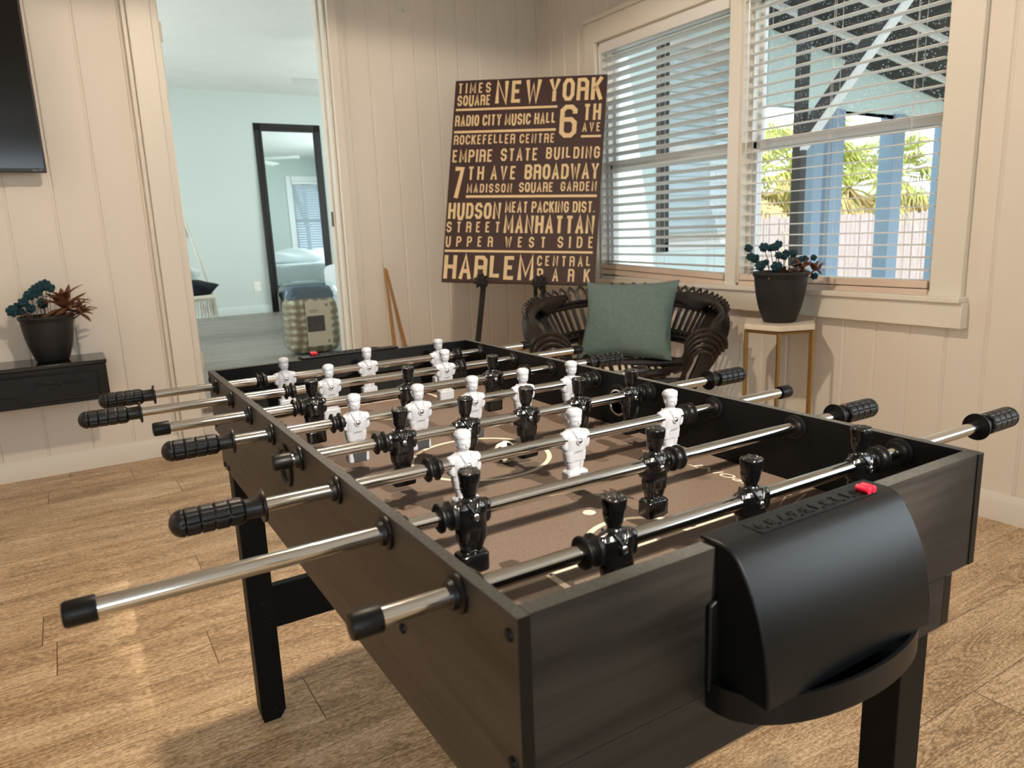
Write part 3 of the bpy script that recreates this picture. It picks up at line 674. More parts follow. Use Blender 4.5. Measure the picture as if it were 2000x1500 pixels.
mold([(-.60, sy, sz0+.056), (-.93, sy, sz0+.056), (-.945, sy, sz0+.048), (-.96, sy, sz0+.03), (-.975, sy, sz0+.022), (-1.26, sy, sz0+.022), (-1.26, sy, sz1-.042), (-.60, sy, sz1-.042)])
for s in (-1, 1):
    for k in range(5): fr.tube(curve([(-.305, sy, .470+.002*k), (-.305+s*(.015+.014*k), sy-.003, .480+.002*k), (-.305+s*(.03+.017*k), sy, .470-.001*k)], 4), .0028, 5)
fr.ball((-.305, sy, .472), .009, 10, 6, 0, (1, .6, 1))
fr.build('front_panel', M['shelf'], t, bevel=.0015)

# ---------------------------------------------------------------- potted dried flowers
def pot_mesh():
    return MB().lathe([(.056, 0), (.063, .003), (.066, .008), (.074, .03), (.085, .065), (.094, .105), (.0995, .145), (.1025, .175), (.1035, .184), (.1085, .190), (.111, .199), (.110, .205), (.103, .205), (.099, .19), (.09, .172), (.002, .171)], 40, 0).mesh('pot', M['pot'])
POT = pot_mesh()
def thistle_mesh():
    bm = bmesh.new(); bmesh.ops.create_icosphere(bm, subdivisions=3, radius=.8)
    for i, v in enumerate(bm.verts):
        v.co *= 1.27 if i % 3 == 0 else .98
    for f_ in bm.faces: f_.smooth = False
    me = bpy.data.meshes.new('flower_head'); bm.to_mesh(me); bm.free(); me.materials.append(M['thistle']); return me
THIS = thistle_mesh()
def leaf(mb, base, tip, w_, bend, mi=0):
    base, tip = V(base), V(tip); d = tip-base; up = V((0, 0, 1)); sd = d.cross(up); sd = sd.normalized() if sd.length > 1e-5 else V((1, 0, 0)); nn = sd.cross(d).normalized(); rg = []
    for i in range(8):
        t_ = i/7; p = base+d*t_+nn*bend*sin(pi*t_); q = w_*(sin(pi*(.12+.88*t_))**.8)*(1-t_*.15)+.0006
        rg.append([p-sd*q, p+nn*q*.35-sd*q*.3, p+nn*q*.35+sd*q*.3, p+sd*q, p+nn*(q*.35+.0012)+sd*q*.3, p+nn*(q*.35+.0012)-sd*q*.3])
    mb.rings(rg, mi)
def potted(label, loc, yaw, heads, star):
    t = thing('potted_dried_flowers', label, 'potted plant', loc, 'black pots of blue globe thistles', rot=yaw, world=False)
    part('pot', POT, t)
    MB().lathe([(.001, .174), (.092, .172), (.092, .168), (.001, .168)], 24).build('soil', M['soil'], t)
    for (x, z, r) in heads:
        y = random.uniform(-.045, .045)
        h = part('flower_head', THIS, t, (x, y, z), (random.random()*3,)*3); h.scale = (r,)*3
        bx = max(-.06, min(.06, x*.55))
        MB().tube(curve([(bx, y*.5, .165), (bx*.6+x*.4, y*.8, .165+(z-.165)*.55), (x, y, z)], 4), .0016, 5).build('stem', M['stem'], t)
    for (sx, sz, n, ln) in star:
        s_ = MB(); c = V((sx, -.05, sz))
        for k in range(n):
            a = 2*pi*k/n+random.uniform(-.2, .2); e = random.uniform(-.5, .9)
            d = V((cos(a)*cos(e), sin(a)*cos(e)*.8, sin(e)))*ln*random.uniform(.75, 1.1)
            leaf(s_, c, c+d, ln*.13, ln*random.uniform(-.1, .25))
        s_.tube([(sx*.6, 0, .165), c], .003, 6); s_.build('dried_bloom', M['dry'], t)
    l_ = MB()
    for k in range(8):
        a = random.uniform(0, 2*pi); leaf(l_, (.05*cos(a), .05*sin(a), .172), (.13*cos(a), .11*sin(a), .172+random.uniform(.0, .06)), .010, .02)
    l_.build('dried_leaf', M['dry'], t)
HS = [(-.128, .302, .0178), (-.131, .269, .0167), (-.103, .26, .02), (-.078, .305, .02), (-.09, .233, .0223), (-.061, .243, .0134), (-.045, .3, .0156), (-.031, .304, .0178), (-.014, .313, .0178), (-.02, .271, .0156), (-.027, .225, .0245), (.007, .264, .0156), (.023, .274, .0178), (.046, .275, .0178), (.055, .236, .02), (.07, .252, .0134), (.096, .253, .0134), (.117, .257, .0134), (.141, .179, .0156)]
HL = [(-.119, .235, .0274), (-.1, .252, .0192), (-.074, .272, .0219), (-.049, .297, .0247), (-.024, .313, .0301), (0, .334, .0247), (.017, .342, .0219), (.032, .327, .0219), (-.053, .243, .0219), (-.005, .259, .0247), (-.089, .23, .0164)]
potted('black pot of blue thistles with a brown dried bloom on the floating cabinet', (-.315, 3.478, sz1), 0, HL, [(.078, .232, 24, .125), (.135, .205, 16, .085)])
potted('black pot crowded with dark blue thistles on the white topped stand', (2.262, 1.588, .65), R(-39), HS, [(.07, .215, 14, .065), (.115, .205, 10, .06)])

# plant stand
PS = V((2.262, 1.588, 0))
t = thing('plant_stand', 'hexagonal white topped plant stand on thin brass legs under the window', 'plant stand', PS)
hexa = lambda r, a0=R(219): [(PS.x+r*cos(a0+k*pi/3), PS.y+r*sin(a0+k*pi/3)) for k in range(6)]
MB().prism(hexa(.155), 'Z', .628, .65).build('top', M['stone'], t, bevel=.002)
rg = MB(); P6 = hexa(.147)
for k in range(6): rg.tube([(*P6[k], .621), (*P6[(k+1) % 6], .621)], .0065, 4)
rg.build('top_ring', M['brass'], t)
for k in range(0, 6): 
    MB().tube([(*P6[k], 0), (*P6[k], .621)], .0065, 8).build('leg', M['brass'], t)
rg = MB()
for k in range(6): rg.tube([(*P6[k], .03), (*P6[(k+1) % 6], .03)], .0055, 4)
rg.build('bottom_ring', M['brass'], t)

# ---------------------------------------------------------------- rattan chair
CH = (1.86, 2.09, 0); cyaw = R(-36)
t = thing('rattan_chair', 'dark rattan armchair with looped back and rolled arms beneath the window', 'chair', CH, rot=cyaw, world=False)
def sampler(pts):
    P = curve(pts, 14)
    def f(s_):
        x = max(0, min(1, s_))*(len(P)-1); i = min(len(P)-2, int(x)); return P[i].lerp(P[i+1], x-i)
    return f
U = sampler([(-.33, -.20, .60), (-.42, -.06, .67), (-.41, .14, .715), (-.27, .30, .745), (0, .37, .757), (.27, .30, .745), (.41, .14, .715), (.42, -.06, .67), (.33, -.20, .60)])
Lw = sampler([(-.24, -.13, .52), (-.30, .0, .53), (-.30, .13, .54), (-.19, .24, .55), (0, .28, .555), (.19, .24, .55), (.30, .13, .54), (.30, .0, .53), (.24, -.13, .52)])
mid = lambda s_: Lw(s_)*.30+U(s_)*.70
hoop = MB(); hoop.tube([Lw(.06+.88*k/40) for k in range(41)], .013, 8); hoop.tube([Lw(.06+.88*k/40)+V((0, 0, .024)) for k in range(41)], .010, 8); hoop.tube([Lw(.06+.88*k/40)-V((0, 0, .02)) for k in range(41)], .008, 8); hoop.build('back_hoop', M['rattan'], t)
hoop = MB(); hoop.tube([mid(.10+.80*k/40) for k in range(41)], .012, 8); hoop.tube([mid(.10+.80*k/40)+V((0, 0, .020)) for k in range(41)], .009, 8); hoop.build('back_hoop', M['rattan'], t)
hoop = MB(); hoop.tube([V((.265*cos(a), .07+.22*sin(a), .435)) for a in [2*pi*k/36 for k in range(37)]], .019, 8); hoop.build('seat_hoop', M['rattan'], t)
n = 34
for k in range(n):          # each hairpin loop of the back
    s0 = .12+.76*k/n; s1 = s0+.76/n*.8; a, c = U(s0), U(s1); up = (U((s0+s1)/2)-Lw((s0+s1)/2)).normalized(); m_ = (a+c)/2+up*.030
    p = [Lw(s0)-V((0, 0, .025)), mid(s0), a, a.lerp(m_, .75)+up*.004, m_, c.lerp(m_, .75)+up*.004, c, mid(s1), Lw(s1)-V((0, 0, .025))]
    MB().tube(curve(p, 5), .0062, 6).build('back_loop', M['rattan'], t)
for sd in (-1, 1):          # rolled arms: strands fan from the back rim over the arm and run down together to the front leg
    for k in range(17):
        q = k/16
        p = [V((sd*(.24+.10*q), .325-.20*q, .735-.06*q)), V((sd*(.375+.0*q), .20-.19*q, .730-.015*q)), V((sd*(.435-.035*q), .06-.17*q, .690-.005*q)), V((sd*(.440-.09*q), -.03-.15*q, .61+.03*q)), V((sd*(.385-.085*q), -.085-.09*q, .50)), V((sd*(.300-.045*q), -.115-.05*q, .385)), V((sd*(.240-.012*q), -.125-.03*q, .27)), V((sd*(.225+.01*q), -.13-.02*q, .12)), V((sd*.24, -.14, .004))]
        MB().tube(curve(p, 5), .0115, 6).build('arm_strand', M['rattan'], t)
    for k in range(5):      # inner scroll of the arm front
        q = k/4; c = V((sd*(.325-.006*k), -.175-.010*k, .555-.012*k)); r = .082-.010*k
        MB().tube([c+V((sd*r*cos(a), -.02*sin(a), r*sin(a)*.9)) for a in [pi*(-.05+1.1*i/14) for i in range(15)]]+[V((sd*(.235-.004*k), -.16, .40)), V((sd*.225, -.15, .27))], .0095, 6).build('arm_scroll', M['rattan'], t)
    MB().tube([(sd*.20, .20, .43), (sd*.19, .235, .54)], .014, 8).build('back_post', M['rattan'], t)
    MB().tube([(sd*.19, .22, .43), (sd*.23, .30, .0)], .016, 8).build('leg', M['rattan'], t)
    MB().tube([(sd*.26, .06, .435), (sd*.30, .06, .53)], .014, 8).build('side_post', M['rattan'], t)
MB().tube([(-.23, -.135, .40), (.23, -.135, .40)], .016, 8).tube([(-.23, -.135, .365), (.23, -.135, .365)], .011, 8).build('seat_rail', M['rattan'], t)
MB().tube([(-.25, -.02, .462), (.25, -.02, .462)], [.022, .022], 12).build('cross_roll', M['rattan'], t)
def pillow(w_, h_, d_, e=.42, n=20, wob=.01):
    b = MB(); 
    for sgn in (-1, 1):
        vs = []
        for j in range(n+1):
            for i in range(n+1):
                u, v = i/n*2-1, j/n*2-1
                k = max(0, (1-u*u))**e*max(0, (1-v*v))**e
                px = u*w_/2*(1-.09*(1-v*v)*abs(u)**3); pz = v*h_/2*(1-.09*(1-u*u)*abs(v)**3)
                vs.append((px, sgn*(d_/2*k+.003)+wob*k*sin(5*u+3*v)*.6, pz))
        b.add(vs, [(j*(n+1)+i, j*(n+1)+i+1, (j+1)*(n+1)+i+1, (j+1)*(n+1)+i) for j in range(n) for i in range(n)])
    ed = [(i, 0) for i in range(n)]+[(n, i) for i in range(n)]+[(n-i, n) for i in range(n)]+[(0, n-i) for i in range(n)]
    m_ = (n+1)**2; idx = [q*(n+1)+p_ for p_, q in ed]
    b.f += [(idx[i], idx[(i+1) % len(idx)], m_+idx[(i+1) % len(idx)], m_+idx[i]) for i in range(len(idx))]; b.m += [0]*len(idx)
    return b
zc = pillow(.40, .36, .07); zc.xform(Matrix.Rotation(pi/2, 4, 'X'))
o = zc.build('seat_cushion', M['zebra'], None, loc=V(CH)+V((.045, .06, .425)), rot=(0, 0, cyaw)); tag(o, 'zebra striped seat pad lying on the dark rattan armchair', 'cushion')
o = pillow(.43, .375, .14).build('throw_pillow', M['teal'], None, loc=(1.915, 2.130, .645), rot=(R(-27), R(-1), R(-56))); tag(o, 'teal velvet throw pillow propped on the dark rattan armchair', 'pillow')

# ---------------------------------------------------------------- sign on its easel
B0 = V((1.4705, 3.1077, .81)); E1 = V((2.0378-1.4705, 2.5309-3.1077, .7759-.81)); E2 = V((1.7094-1.4705, 3.2808-3.1077, 1.8543-.81))
SW, SH = E1.length, E2.length; e1, e2 = E1.normalized(), E2.normalized(); e3 = e1.cross(e2)
SM = Matrix(((e1.x, e2.x, e3.x, B0.x), (e1.y, e2.y, e3.y, B0.y), (e1.z, e2.z, e3.z, B0.z), (0, 0, 0, 1)))
WORDS = [('TIMES', .021, .934, .245, .985), ('SQUARE', .022, .872, .249, .924), ('NEW', .280, .878, .583, .988), ('YORK', .631, .879, .980, .987), ('RADIO CITY MUSIC HALL', .016, .770, .690, .824),
    ('6', .716, .700, .826, .859), ('TH', .863, .782, .975, .860), ('AVE', .863, .727, .978, .770), ('ROCKEFELLER', .017, .678, .431, .725), ('CENTRE', .461, .678, .690, .723), ('EMPIRE', .016, .590, .290, .652),
    ('STATE', .343, .593, .589, .654), ('BUILDING', .641, .599, .984, .655), ('7', .029, .413, .106, .568), ('TH AVE', .129, .502, .454, .568), ('BROADWAY', .509, .501, .985, .574), ('MADISSON', .130, .439, .432, .482),
    ('SQUARE', .479, .440, .702, .487), ('GARDEN', .749, .443, .977, .488), ('HUDSON', .014, .310, .369, .389), ('MEAT PACKING DIST.', .396, .341, .976, .394), ('STREET', .010, .244, .372, .296), ('MANHATTAN', .396, .242, .978, .326),
    ('UPPER', .012, .174, .330, .224), ('WEST', .411, .173, .677, .224), ('SIDE', .752, .173, .979, .227), ('HARLEM', .012, .016, .612, .131), ('CENTRAL', .629, .086, .970, .134), ('PARK', .633, .014, .971, .074)]
RULES = [(.016, .847, .694, .858), (.015, .735, .693, .747), (.858, .699, .984, .710), (.127, .414, .982, .426), (.009, .147, .978, .158)]
t = thing('typographic_sign', 'brown wooden sign of New York place names propped on the easel in the corner', 'sign', B0)
MB().box((0, 0, -.022), (SW, SH, 0), mx=SM).build('board', M['board'], t, bevel=.002)
K = .2
def octo(): return [(0, K), (0, 1-K), (.28, 1), (.72, 1), (1, 1-K), (1, K), (.72, 0), (.28, 0), (0, K)]
GLY = {'A': [[(0, 0), (.5, 1), (1, 0)], [(.17, .3), (.83, .3)]], 'B': [[(0, 0), (0, 1), (.72, 1), (1, .86), (1, .66), (.75, .52), (0, .52)], [(.75, .52), (1, .38), (1, .14), (.72, 0), (0, 0)]],
    'C': [[(1, .70), (1, 1-K), (.72, 1), (.28, 1), (0, 1-K), (0, K), (.28, 0), (.72, 0), (1, K), (1, .3)]], 'D': [[(0, 0), (0, 1), (.68, 1), (1, 1-K), (1, K), (.68, 0), (0, 0)]],
    'E': [[(1, 1), (0, 1), (0, 0), (1, 0)], [(0, .52), (.8, .52)]], 'F': [[(1, 1), (0, 1), (0, 0)], [(0, .52), (.8, .52)]],
    'G': [[(1, .70), (1, 1-K), (.72, 1), (.28, 1), (0, 1-K), (0, K), (.28, 0), (.72, 0), (1, K), (1, .48), (.55, .48)]], 'H': [[(0, 0), (0, 1)], [(1, 0), (1, 1)], [(0, .52), (1, .52)]],
    'I': [[(.5, 0), (.5, 1)]], 'K': [[(0, 0), (0, 1)], [(1, 1), (.1, .45)], [(.38, .62), (1, 0)]], 'L': [[(0, 1), (0, 0), (1, 0)]], 'M': [[(0, 0), (0, 1), (.5, .15), (1, 1), (1, 0)]], 'N': [[(0, 0), (0, 1), (1, 0), (1, 1)]],
    'O': [octo()], 'P': [[(0, 0), (0, 1), (.72, 1), (1, .86), (1, .60), (.72, .46), (0, .46)]], 'Q': [octo(), [(.6, .25), (1, -.02)]], 'R': [[(0, 0), (0, 1), (.72, 1), (1, .86), (1, .0)], [(0, .50), (1, .50)]],
    'S': [[(1, .74), (1, 1-K), (.72, 1), (.28, 1), (0, 1-K*.9), (0, .66), (.25, .52), (.75, .48), (1, .36), (1, K*.9), (.72, 0), (.28, 0), (0, K), (0, .26)]], 'T': [[(0, 1), (1, 1)], [(.5, 0), (.5, 1)]],
    'U': [[(0, 1), (0, K), (.28, 0), (.72, 0), (1, K), (1, 1)]], 'V': [[(0, 1), (.5, 0), (1, 1)]], 'W': [[(0, 1), (.25, 0), (.5, .85), (.75, 0), (1, 1)]], 'Y': [[(0, 1), (.5, .45), (1, 1)], [(.5, .45), (.5, 0)]],
    '6': [[(1, .76), (1, 1-K*.6), (.72, 1), (.28, 1), (0, 1-K*.6), (0, K*.6), (.28, 0), (.72, 0), (1, K*.6), (1, .44), (.72, .56), (0, .56)]], '7': [[(0, 1), (1, 1), (.3, 0)]], '.': [[(.5, -.03), (.5, .06)]]}
GW = {'I': .0, 'M': 1.3, 'W': 1.4, 'N': 1.05, '.': .0, 'L': .85, 'E': .85, 'F': .85}
def stroke(mb, pts, th, mx):
    P = [V((x, y, 0)) for x, y in pts]; n = len(P); lf, rt = [], []
    shut = (P[0]-P[-1]).length < 1e-6
    for i in range(n):
        a = (P[i]-P[i-1]).normalized() if i else ((P[-1]-P[-2]).normalized() if shut else None)
        c = (P[i+1]-P[i]).normalized() if i < n-1 else ((P[1]-P[0]).normalized() if shut else None)
        a = a or c; c = c or a
        m_ = (a+c); m_ = m_.normalized() if m_.length > 1e-4 else a
        nn = V((-m_.y, m_.x, 0)); k = min(1.25, 1/max(.3, nn.dot(V((-a.y, a.x, 0)))))
        lf.append(P[i]+nn*th/2*k); rt.append(P[i]-nn*th/2*k)
    for i in range(n-1):
        q = [lf[i], lf[i+1], rt[i+1], rt[i]]
        mb.add([mx @ (v+V((0, 0, z))) for z in (.0002, .0009) for v in q], [(0, 3, 2, 1), (4, 5, 6, 7), (0, 1, 5, 4), (1, 2, 6, 5), (2, 3, 7, 6), (3, 0, 4, 7)])
def word(mb, txt, x0, y0, x1, y1, mx):
    BH, BW = y1-y0, x1-x0; th = BH*(.165 if BH > .075 else .155)
    L_ = [c for c in txt if c != ' ']; ns = txt.count(' '); ws = [GW.get(c, 1) for c in L_]; n = len(L_)
    S_ = sum(ws); lw = BH*.50
    if BH > .075 and n > 1 and txt not in ('TH AVE', 'BROADWAY'): lw = BW/(S_*1.0+.17*(n-1)+.1)
    def gap(lw): return (BW-n*th-S_*(lw-th if lw > th else 0)-ns*lw*.55)/max(1, n-1)
    while n > 1 and gap(lw) < lw*.17 and lw > th*1.5: lw *= .97
    if n == 1: lw = BW; th = BH*.135
    g = gap(lw) if n > 1 else 0; x = x0
    for c in txt:
        if c == ' ': x += lw*.55; continue
        w_ = GW.get(c, 1)*(lw-th)
        for pl in GLY[c]:
            off = 0 if w_ > 0 else -.0
            stroke(mb, [(x+th/2+(px*w_ if w_ > 0 else 0), y0+th/2+py*(BH-th)) if True else 0 for px, py in ([(p[0], p[1]) for p in pl])] if c not in 'IHTLUNMKAVWYPRF7' else [(x+th/2+(px*w_ if w_ > 0 else 0), y0+(th/2 if 0 < py < 1 or (c in 'LBED' and py == 0) else 0 if py <= 0 else 0)+(py*(BH-th) if 0 < py < 1 else (BH-th/2 if py >= 1 and c in 'TFPRY7' and c != 'Y' else BH*max(0, py)+(th/2 if c == 'L' and py == 0 else 0)))) for px, py in pl], th, mx)
        x += w_+th+g
lt = MB()
for (tx, a, c, d, e) in WORDS: word(lt, tx, a*SW, c*SH, d*SW, e*SH, SM)
for (a, c, d, e) in RULES: lt.box((a*SW, c*SH, 0), (d*SW, e*SH, .0006), mx=SM)
lt.build('lettering', M['letter'], t, smooth=False)
t = thing('easel', 'black iron easel with flower shaped rests holding the brown sign', 'easel', (1.75, 2.85, 0))
ap = B0+E1*.5+E2*.9-e3*.035
def leg(p, q, w_=.017, nm='leg'): MB().tube([p, q], w_, 4).build(nm, M['iron'], t)
f1, f2 = B0+E1*.285+e3*.0, B0+E1*.665
leg(f1-e3*.04+V((0, 0, .06)), (1.545, 3.02, 0)); leg(f2-e3*.045+V((0, 0, .06)), (1.90, 2.735, 0)); leg(ap-e3*.02, (2.20, 3.32, 0), .014)
leg(f1-e3*.04, ap, .012, 'upright'); leg(f2-e3*.045, ap, .012, 'upright')
for fpt in (f1, f2):
    r_ = MB().tube([fpt-e3*.05, fpt+e3*.03], .012, 8)
    c = fpt+e3*.032+V((0, 0, .0))
    for k in range(9):
        a = 2*pi*k/9; d = e1*cos(a)+e2*sin(a)
        r_.tube(curve([c, c+d*.020+e3*.018, c+d*.042+e3*.006], 4), [.004, .008, .010, .011, .011, .010, .009, .006, .002], 6)
        d = e1*cos(a+.35)+e2*sin(a+.35)
        r_.tube(curve([c, c+d*.012+e3*.022, c+d*.024+e3*.020], 4), [.004, .007, .008, .008, .008, .007, .006, .004, .002], 6)
    r_.ball(c+e3*.018, .010, 10, 8); r_.build('flower_rest', M['iron'], t)
# cues
for (lb, p, q) in (('straight varnished wooden cue leaning on the panelled wall beside the doorway', (1.348, 3.585, .925), (1.33, 3.40, .0)), ('slanting varnished wooden cue crossing behind the straight one at the wall', (1.356, 3.597, .915), (1.475, 3.47, .0))):
    p, q = V(p), V(q)
    t = thing('pool_cue', lb, 'cue', q, 'wooden cues by the doorway')
    MB().tube([q, q+(p-q)*.35, q+(p-q)*.95], [.0125, .0115, .0062], 12).build('shaft', M['cue'], t)
    MB().tube([q+(p-q)*.95, p], [.0063, .0058], 12).build('ferrule', M['plate'], t)

# ================================================================== BEDROOM
bx0, bx1, by0 = -1.3, 4.46, YB+.12
b = MB().box((bx0, by0, BF-.03), (bx1, YM, BF)).box((DL, YB-.012, BF-.03), (DR, by0, BF)); struct('floor_bedroom', b, M['floor2'])
struct('ceiling_bedroom', MB().box((bx0, by0, BC), (bx1, YM+.1, BC+.08)), M['ceil'])
struct('wall_bedroom_far', MB().box((bx0, YM, 0), (bx1, YM+.1, BC)), M['bedwall'])
b = MB().box((bx0-.1, by0, 0), (bx0, 5.15, BC)).box((bx0-.1, 7.45, 0), (bx0, YM, BC)).box((bx0-.1, 5.15, 0), (bx0, 7.45, .8)).box((bx0-.1, 5.15, 2.4), (bx0, 7.45, BC)); struct('wall_bedroom_left', b, M['bedwall'])  # unseen opening added for the left bedroom fill
b = MB().box((bx1, by0, 0), (bx1+.1, 5.15, BC)).box((bx1, 7.45, 0), (bx1+.1, YM, BC)).box((bx1, 5.15, 0), (bx1+.1, 7.45, .8)).box((bx1, 5.15, 2.4), (bx1+.1, 7.45, BC)); struct('wall_bedroom_right', b, M['bedwall'])  # unseen opening added for the right bedroom fill
struct('baseboard_bedroom', MB().prism([(YM, BF), (YM-.016, BF), (YM-.016, BF+.07), (YM-.006, BF+.095), (YM, BF+.095)], 'X', bx0, bx1), M['bedwall'])
# wall of the bedroom towards the porch, with a window
q0, q1, qz0, qz1 = 3.55, 4.40, .92, 2.30
b = MB()
for (x0, x1, z0, z1) in ((XR+.12, q0, -.4, BC), (q1, bx1+.1, -.4, BC), (q0, q1, -.4, qz0), (q0, q1, qz1, BC)): b.box((x0, by0-.06, z0), (x1, by0, z1), mats=[0, 0, 1, 0, 0, 0])
struct('wall_bedroom_porch', b, [M['bedwall'], M['ext']])
t = thing('window_3', 'white bedroom window facing the porch', 'window', ((q0+q1)/2, by0-.03, qz0), kind='structure')
f = MB()
for y0, y1, mi, w_ in ((by0-.075, by0-.045, 1, .055), (by0, by0+.02, 0, .09)):
    f.box((q0-w_, y0, qz0-w_), (q0+.045*mi+.012, y1, qz1+w_), mi).box((q1-.012, y0, qz0-w_), (q1+w_, y1, qz1+w_)).box((q0, y0, qz1-.012), (q1, y1, qz1+w_)).box((q0, y0, qz0-w_), (q1, y1, qz0+.012))
f.build('casing', [M['vinyl'], M['postd']], t, bevel=.002)
f = MB().box((q0, by0-.045, 1.58), (q1, by0-.02, 1.63)).box((q0, by0-.045, qz0), (q0+.04, by0-.02, qz1)).box((q1-.04, by0-.045, qz0), (q1, by0-.02, qz1)); f.build('sash', M['vinyl'], t)
MB().box((q0, by0-.036, qz0), (q1, by0-.031, qz1)).build('pane', M['glass'], t)
blind('white slat blind closed over the bedroom window, seen in the mirror', by0+.03, q0+.01, q1-.01, qz1-.01, qz0+.02, R(48), axis='X', group=None, smat='blindt')
# mirror
mx0, mx1, mz0, mz1 = 1.862, 2.632, .375, 2.37
t = thing('leaning_mirror', 'tall black framed mirror standing against the bedroom wall', 'mirror', ((mx0+mx1)/2, YM-.06, BF))
fw = .082; f = MB()
LM = Matrix.Translation((0, YM-.055, mz0-.155)) @ Matrix.Rotation(R(-1.2), 4, 'X')
z0, z1 = 0.0, mz1-mz0+.16
for (a, c, d, e) in ((mx0, z0, mx0+fw, z1), (mx1-fw, z0, mx1, z1), (mx0, z1-fw, mx1, z1), (mx0, z0, mx1, z0+fw+.155)):
    f.box((a, 0, c), (d, .03, e), mx=LM)
for (a, c, d, e) in ((mx0+.055, z0+.2, mx0+fw+.004, z1-.055), (mx1-fw-.004, z0+.2, mx1-.055, z1-.055), (mx0+.055, z1-fw-.004, mx1-.055, z1-.055), (mx0+.055, z0+.20, mx1-.055, z0+.24)):
    f.box((a, -.008, c), (d, .002, e), mx=LM)
f.build('frame', M['frame'], t, bevel=.004)
MB().box((mx0+.06, .010, z0+.16), (mx1-.06, .016, z1-.06), mx=LM).build('mirror_glass', M['mirror'], t)
# outlet
t = thing('power_outlet', 'white wall outlet low on the bedroom wall left of the mirror', 'outlet', (1.72, YM, .53))
MB().box((1.68, YM-.006, .47), (1.76, YM, .59)).build('cover', M['plate'], t, bevel=.003)
for z in (.505, .555): MB().box((1.70, YM-.009, z-.016), (1.74, YM-.005, z+.016)).build('socket', M['vinyl'], t, bevel=.003)
# bed
t = thing('bed', 'white made bed, its side reflected in the black framed mirror', 'bed', (3.2, 6.2, BF))
BX0, BX1, BY0, BY1 = 2.07, 4.3, 5.30, 7.05
def soft(a, c, mi=0, n=24, amp=.012, seed=0, r=.06):
    random.seed(seed); ph = [random.uniform(0, 6) for _ in range(6)]; b = MB(); (x0, y0, z0), (x1, y1, z1) = a, c; rg = []
    prof = [(0, z0), (0, z1-r), (r*.3, z1-r*.3), (r, z1)]
    def ring(off, z, zi):
        out = []; m_ = 4*n
        for i in range(m_):
            s, u = divmod(i, n); u = u/n
            p = [(x0+off+(x1-x0-2*off)*u, y0+off), (x1-off, y0+off+(y1-y0-2*off)*u), (x1-off-(x1-x0-2*off)*u, y1-off), (x0+off, y1-off-(y1-y0-2*off)*u)][s]
            k = amp*(sin(p[0]*9+ph[0]+z*7)+sin(p[1]*11+ph[1]-z*9)+.6*sin(p[0]*23+p[1]*19+ph[2]))
            out.append(V((p[0]+k, p[1]+k, z+k*.6*(zi > 0))))
        return out
    for i, (o_, z) in enumerate(prof): rg.append(ring(o_, z, i))
    rg.append(ring(r*2.4, z1+.008, 1)); rg.append(ring(min(x1-x0, y1-y0)*.3, z1+.012, 1))
    return b.rings(rg)
soft((BX0+.04, BY0+.04, BF), (BX1, BY1-.04, BF+.28), amp=.002).build('base', M['sheet'], t)
soft((BX0, BY0, BF+.28), (BX1, BY1, .79), amp=.006, r=.05, seed=3).build('mattress', M['sheet'], t)
for k, (x, y, sx_, lb) in enumerate(((2.75, 6.3, .85, 'crumpled white duvet heaped on the middle of the bed'), (3.35, 5.55, 1.0, 'white pillow lying on the bed below the bedroom window'))):
    o = pillow(sx_, .5, .22, .5, wob=.05); o.xform(Matrix.Rotation(R(80), 4, 'X')); ob = o.build('duvet' if k == 0 else 'bed_pillow', M['sheet'], None, loc=(x, y, .885)); tag(ob, lb, 'bedding')
# comforter in its clear bag
t = thing('comforter_bag', 'clear plastic bag of folded plaid comforter standing in the doorway', 'bag', (1.317, 4.98, BF))
def rbox(a, c, r, n=6, top=0, wob=0, seed=1):
    random.seed(seed); b = MB(); (x0, y0, z0), (x1, y1, z1) = a, c; cx, cy, cz = (x0+x1)/2, (y0+y1)/2, (z0+z1)/2; rg = []; m_ = 40; rows = 22
    for i in range(rows+1):
        th = -pi/2+pi*i/rows; rr = []
        for j in range(m_):
            a_ = 2*pi*j/m_; e = .35
            ce, se = math.copysign(abs(cos(th))**e, cos(th)), math.copysign(abs(sin(th))**(e+top), sin(th))
            k = 1+wob*(sin(5*a_+i*.9)+sin(9*a_-i*1.7)+random.uniform(-.6, .6))
            rr.append(V((cx+(x1-x0)/2*ce*math.copysign(abs(cos(a_))**.4, cos(a_))*k, cy+(y1-y0)/2*ce*math.copysign(abs(sin(a_))**.4, sin(a_))*k, cz+(z1-z0)/2*se*(1+wob*sin(3*a_)))))
        rg.append(rr)
    return b.rings(rg)
rbox((1.125, 4.92, BF+.006), (1.505, 5.16, .645), .05, wob=.008).build('comforter', M['plaid'], t)
rbox((1.15, 4.94, .565), (1.48, 5.15, .725), .05, wob=.02, seed=4, top=.3).build('folded_sham', M['navy'], t)
rbox((1.108, 4.895, BF), (1.522, 5.185, .755), .05, wob=.014, seed=6, top=.12).build('plastic_cover', M['plastic'], t)
lb = MB().box((1.238, 4.888, .285), (1.422, 4.891, .615)); lb.build('label_card', M['card'], t)
MB().box((1.243, 4.8865, .393), (1.372, 4.8885, .508)).build('label_photo', M['photo'], t)
for bx in ((1.262, .545, 1.33, .551), (1.27, .532, 1.32, .537), (1.385, .57, 1.402, .59), (1.385, .305, 1.402, .325)): MB().box((bx[0], 4.8865, bx[1]), (bx[2], 4.8885, bx[3])).build('label_line', M['ink'], t)
